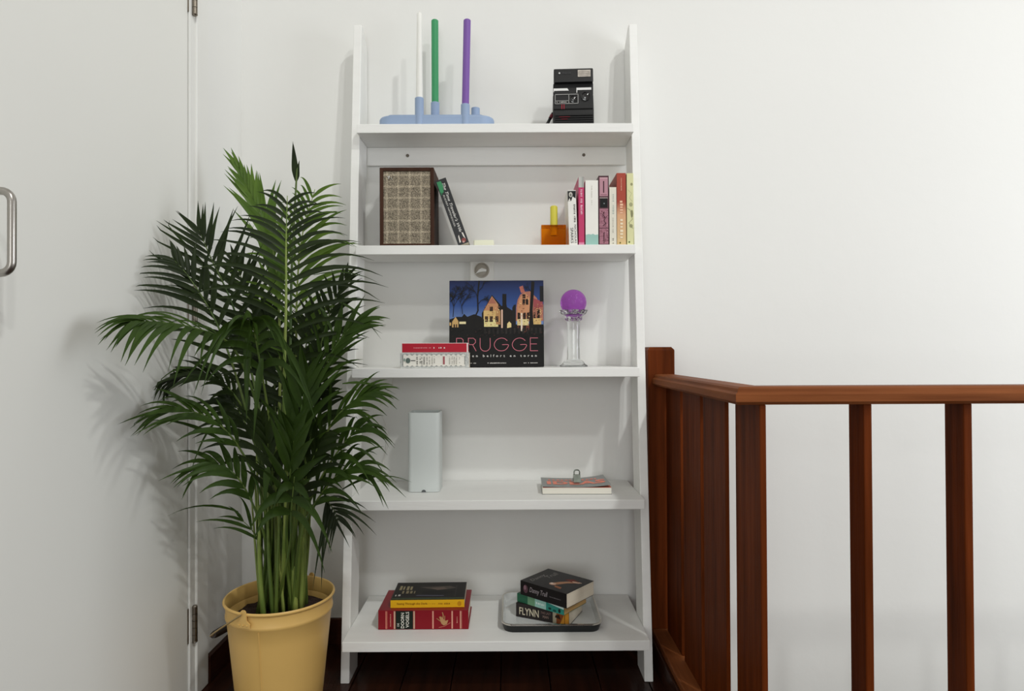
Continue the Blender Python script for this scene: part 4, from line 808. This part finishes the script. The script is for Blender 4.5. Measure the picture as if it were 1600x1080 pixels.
# long left frond reaching the door
frond([(425, 800, -0.42), (405, 650, -0.46), (365, 545, -0.53), (300, 512, -0.62), (232, 503, -0.70), (212, 504, -0.72)], 0.55, 13, 0.140, 34, 0.50, (0.25, -0.55, 0.8), 1, 0.0070, 3.0, 0.0048, (-0.535, -0.395, 0.235), tipang=12)
# drooping frond behind it, its shade painted by the dark leaf tone
frond([(420, 790, -0.36), (395, 670, -0.36), (350, 600, -0.40), (300, 585, -0.42), (272, 598, -0.43)], 0.52, 13, 0.130, 34, 0.42, (0.3, -0.4, 0.9), 0, 0.0085, 2.0, 0.0046, (-0.545, -0.36, 0.235), tipang=10)
# lower left fronds
frond([(418, 830, -0.42), (395, 740, -0.46), (350, 670, -0.50), (290, 640, -0.53), (250, 645, -0.55)], 0.50, 10, 0.150, 30, 0.40, (0.2, -0.55, 0.8), 1, 0.0066, 2.6, 0.0044, (-0.545, -0.395, 0.235), tipang=10)
frond([(415, 860, -0.42), (400, 800, -0.45), (370, 745, -0.47), (335, 725, -0.48), (310, 735, -0.49)], 0.45, 9, 0.140, 30, 0.45, (0.2, -0.6, 0.8), 1, 0.0078, 2.2, 0.0040, (-0.550, -0.390, 0.235), tipang=10)
frond([(414, 880, -0.41), (398, 835, -0.42), (370, 805, -0.43)], 0.55, 3, 0.150, 30, 0.35, (0.2, -0.6, 0.8), 1, 0.0040, 2.0, 0.0030, (-0.555, -0.385, 0.235), tipang=6)
# right fronds in front of the shelf
frond([(465, 800, -0.42), (478, 680, -0.44), (505, 580, -0.46), (540, 520, -0.47), (572, 497, -0.47)], 0.45, 12, 0.165, 28, 0.25, (-0.1, -0.9, 0.5), 1, 0.0066, 2.8, 0.0050, (-0.480, -0.380, 0.235), tipang=14)
frond([(470, 820, -0.42), (485, 740, -0.45), (520, 660, -0.47), (560, 622, -0.48), (590, 612, -0.48)], 0.45, 10, 0.160, 28, 0.40, (-0.1, -0.7, 0.7), 1, 0.0070, 2.8, 0.0046, (-0.470, -0.390, 0.235), tipang=12)
frond([(472, 830, -0.43), (490, 770, -0.46), (525, 710, -0.48), (555, 675, -0.48), (575, 668, -0.48)], 0.42, 9, 0.150, 30, 0.62, (-0.1, -0.7, 0.7), 1, 0.0072, 2.6, 0.0044, (-0.468, -0.385, 0.235), tipang=16)
frond([(470, 850, -0.43), (485, 800, -0.46), (520, 750, -0.48), (552, 730, -0.48), (572, 735, -0.48)], 0.42, 9, 0.160, 30, 0.48, (-0.1, -0.7, 0.7), 1, 0.0072, 2.6, 0.0044, (-0.465, -0.38, 0.235), tipang=14)
frond([(468, 780, -0.38), (490, 600, -0.40), (515, 490, -0.41), (545, 425, -0.41)], 0.45, 13, 0.150, 40, 0.25, (-0.1, -0.9, 0.5), 0, 0.0064, 2.0, 0.0048, tipang=14)
# drooping dark frond at the lower right
frond([(478, 840, -0.32), (492, 790, -0.30), (510, 775, -0.29), (527, 790, -0.29), (535, 810, -0.29)], 0.55, 8, 0.120, 60, 0.55, (0.2, -1, 0.2), 0, 0.0050, 2.0, 0.0040, (-0.455, -0.33, 0.235), tipang=35)
# heart of the plant: shorter fronds coming towards the room
frond([(442, 800, -0.42), (425, 680, -0.48), (405, 560, -0.54), (396, 512, -0.57), (390, 500, -0.59)], 0.55, 8, 0.190, 40, 1.15, (0.1, -0.8, 0.5), 1, 0.0085, 2.4, 0.0048, tipang=30)
frond([(452, 800, -0.42), (462, 700, -0.48), (474, 620, -0.50), (482, 580, -0.51)], 0.42, 9, 0.190, 24, 0.12, (0, -1, 0.2), 1, 0.0095, 2.4, 0.0048, tipang=12)
frond([(448, 840, -0.43), (452, 760, -0.49), (458, 700, -0.52), (462, 660, -0.53)], 0.42, 8, 0.170, 26, 0.18, (0, -1, 0.2), 1, 0.0105, 2.4, 0.0046, tipang=14)
frond([(442, 840, -0.42), (430, 760, -0.46), (418, 690, -0.48), (410, 650, -0.49)], 0.42, 8, 0.160, 26, 0.25, (0, -1, 0.2), 0, 0.0090, 2.0, 0.0044, tipang=16)
frond([(460, 840, -0.42), (472, 770, -0.47), (492, 710, -0.50), (508, 680, -0.51)], 0.42, 8, 0.150, 28, 0.35, (0, -0.9, 0.4), 0, 0.0090, 2.0, 0.0044, tipang=18)
frond([(452, 860, -0.45), (455, 800, -0.50), (460, 745, -0.52)], 0.62, 3, 0.110, 62, 1.2, (0, -0.9, 0.4), 1, 0.0130, 2.2, 0.0042, tipang=50)
frond([(436, 780, -0.35), (430, 620, -0.32), (420, 520, -0.30), (408, 470, -0.29)], 0.40, 13, 0.165, 50, 0.28, (0, -1, 0.3), 0, 0.0085, 0.7, 0.0046)
frond([(455, 780, -0.35), (468, 620, -0.35), (480, 530, -0.345), (492, 480, -0.34)], 0.40, 13, 0.150, 50, 0.30, (0, -1, 0.3), 0, 0.0085, 0.7, 0.0046)
frond([(445, 780, -0.35), (440, 640, -0.33), (436, 570, -0.32), (430, 530, -0.31)], 0.40, 12, 0.160, 55, 0.40, (0, -1, 0.3), 0, 0.0090, 0.6, 0.0046)
frond([(430, 800, -0.38), (400, 700, -0.38), (372, 640, -0.38), (355, 620, -0.38)], 0.42, 10, 0.140, 45, 0.42, (0.1, -0.8, 0.5), 0, 0.0085, 1.2, 0.0044)
frond([(465, 800, -0.38), (482, 700, -0.38), (500, 640, -0.38), (515, 600, -0.38)], 0.42, 10, 0.130, 45, 0.36, (-0.1, -0.8, 0.5), 0, 0.0080, 1.2, 0.0044)
# long single leaflets arching out of the mass
fr_l, fr_r = [o_ for o_ in PALM.children if o_.name.startswith('frond')][6:8]
for (x0, y0), (x1, y1), yy, hh, wd in (((345, 655), (293, 758), -0.50, 0.10, 0.0040), ((372, 800), (264, 803), -0.44, 0.06, 0.0036), ((335, 480), (238, 442), -0.46, 0.06, 0.0042), ((312, 470), (230, 448), -0.47, 0.05, 0.0040), ((300, 575), (238, 612), -0.46, 0.06, 0.0042), ((330, 430), (252, 345), -0.44, 0.02, 0.0046), ((350, 690), (222, 662), -0.52, 0.06, 0.0052),
        ((545, 640), (612, 702), -0.47, 0.06, 0.0042), ((535, 600), (620, 618), -0.48, 0.04, 0.0046), ((535, 765), (638, 752), -0.47, 0.07, 0.0040), ((550, 700), (603, 742), -0.48, 0.05, 0.0044), ((490, 430), (602, 442), -0.45, 0.05, 0.0034), ((525, 470), (598, 528), -0.47, 0.04, 0.0040), ((500, 480), (530, 560), -0.44, 0.06, 0.0046), ((560, 745), (597, 772), -0.48, 0.05, 0.0075), ((410, 560), (395, 690), -0.55, 0.05, 0.0080), ((388, 520), (384, 660), -0.55, 0.04, 0.0085), ((425, 760), (400, 720), -0.47, 0.03, 0.0050), ((420, 730), (412, 800), -0.50, 0.05, 0.0085)):
    A_, B_ = at(x0, y0, yy), at(x1, y1, yy); dv = B_ - A_ + Vector((0, 0, hh)); leaflet(A_, dv.normalized(), dv.length, wd, hh / dv.length, Vector((0.1, -0.6, 0.8)), fr_l if x1 < 440 else fr_r, LEAF[1], 5)
# bare stems in the clump
for i in range(28):
    a = random.uniform(0, 2 * PI); r0 = 0.055 * math.sqrt(random.random()); z1 = random.uniform(0.50, 0.72)
    p0 = Vector((r0 * math.cos(a) * 1.05, r0 * math.sin(a), 0.036)); p1 = Vector((p0.x * 1.1 + random.uniform(-0.02, 0.02), p0.y * 1.2 + random.uniform(-0.015, 0.01), z1 - 0.2)); md = (p0 + p1) / 2 + Vector((random.uniform(-0.008, 0.008), random.uniform(-0.008, 0.008), 0))
    bm = bmesh.new(); ra = random.uniform(0.0032, 0.0072); tube(bm, spline([p0, md, p1], 12), [ra * (1 - 0.55 * k / 12) for k in range(13)], 7); obj('stem', bm, random.choice([STEM, STEM, STEM, STEMD]), PALM, 'all')
# leaflets: the 300 that show largest are sub-parts of their fronds, the rest one part
LEAFOBJ.sort(key=lambda e: -e[4])
for V, F, fo, m, wgt in LEAFOBJ[:300]:
    obj('leaflet', ([v - P0 for v in V], [], F), m, fo, 'all')
V2, F2, MI = [], [], []
for V, F, fo, m, wgt in LEAFOBJ[300:]:
    b_ = len(V2); V2 += [v - P0 for v in V]; F2 += [tuple(i + b_ for i in f) for f in F]; MI += [LEAF.index(m)] * len(F)
if V2:
    o = obj('leaflets', (V2, [], F2), LEAF, PALM, 'all'); o.data.polygons.foreach_set('material_index', MI); o['kind'] = 'stuff'

# groups of like things
for o in COL.objects:
    if o.parent is None and o.get('category'):
        nm = o.name.split('.')[0]
        if nm == 'dinner_candle': o['group'] = 'candles in the pale blue holder'
        elif nm in ('paperback', 'slim_book', 'thick_paperback', 'patterned_book', 'small_paperback', 'tall_paperback', 'map_book'): o['group'] = 'upright books on the second shelf'
        elif nm in ('flynn_paperback', 'green_paperback', 'black_paperback'): o['group'] = 'paperbacks stacked on the tray'
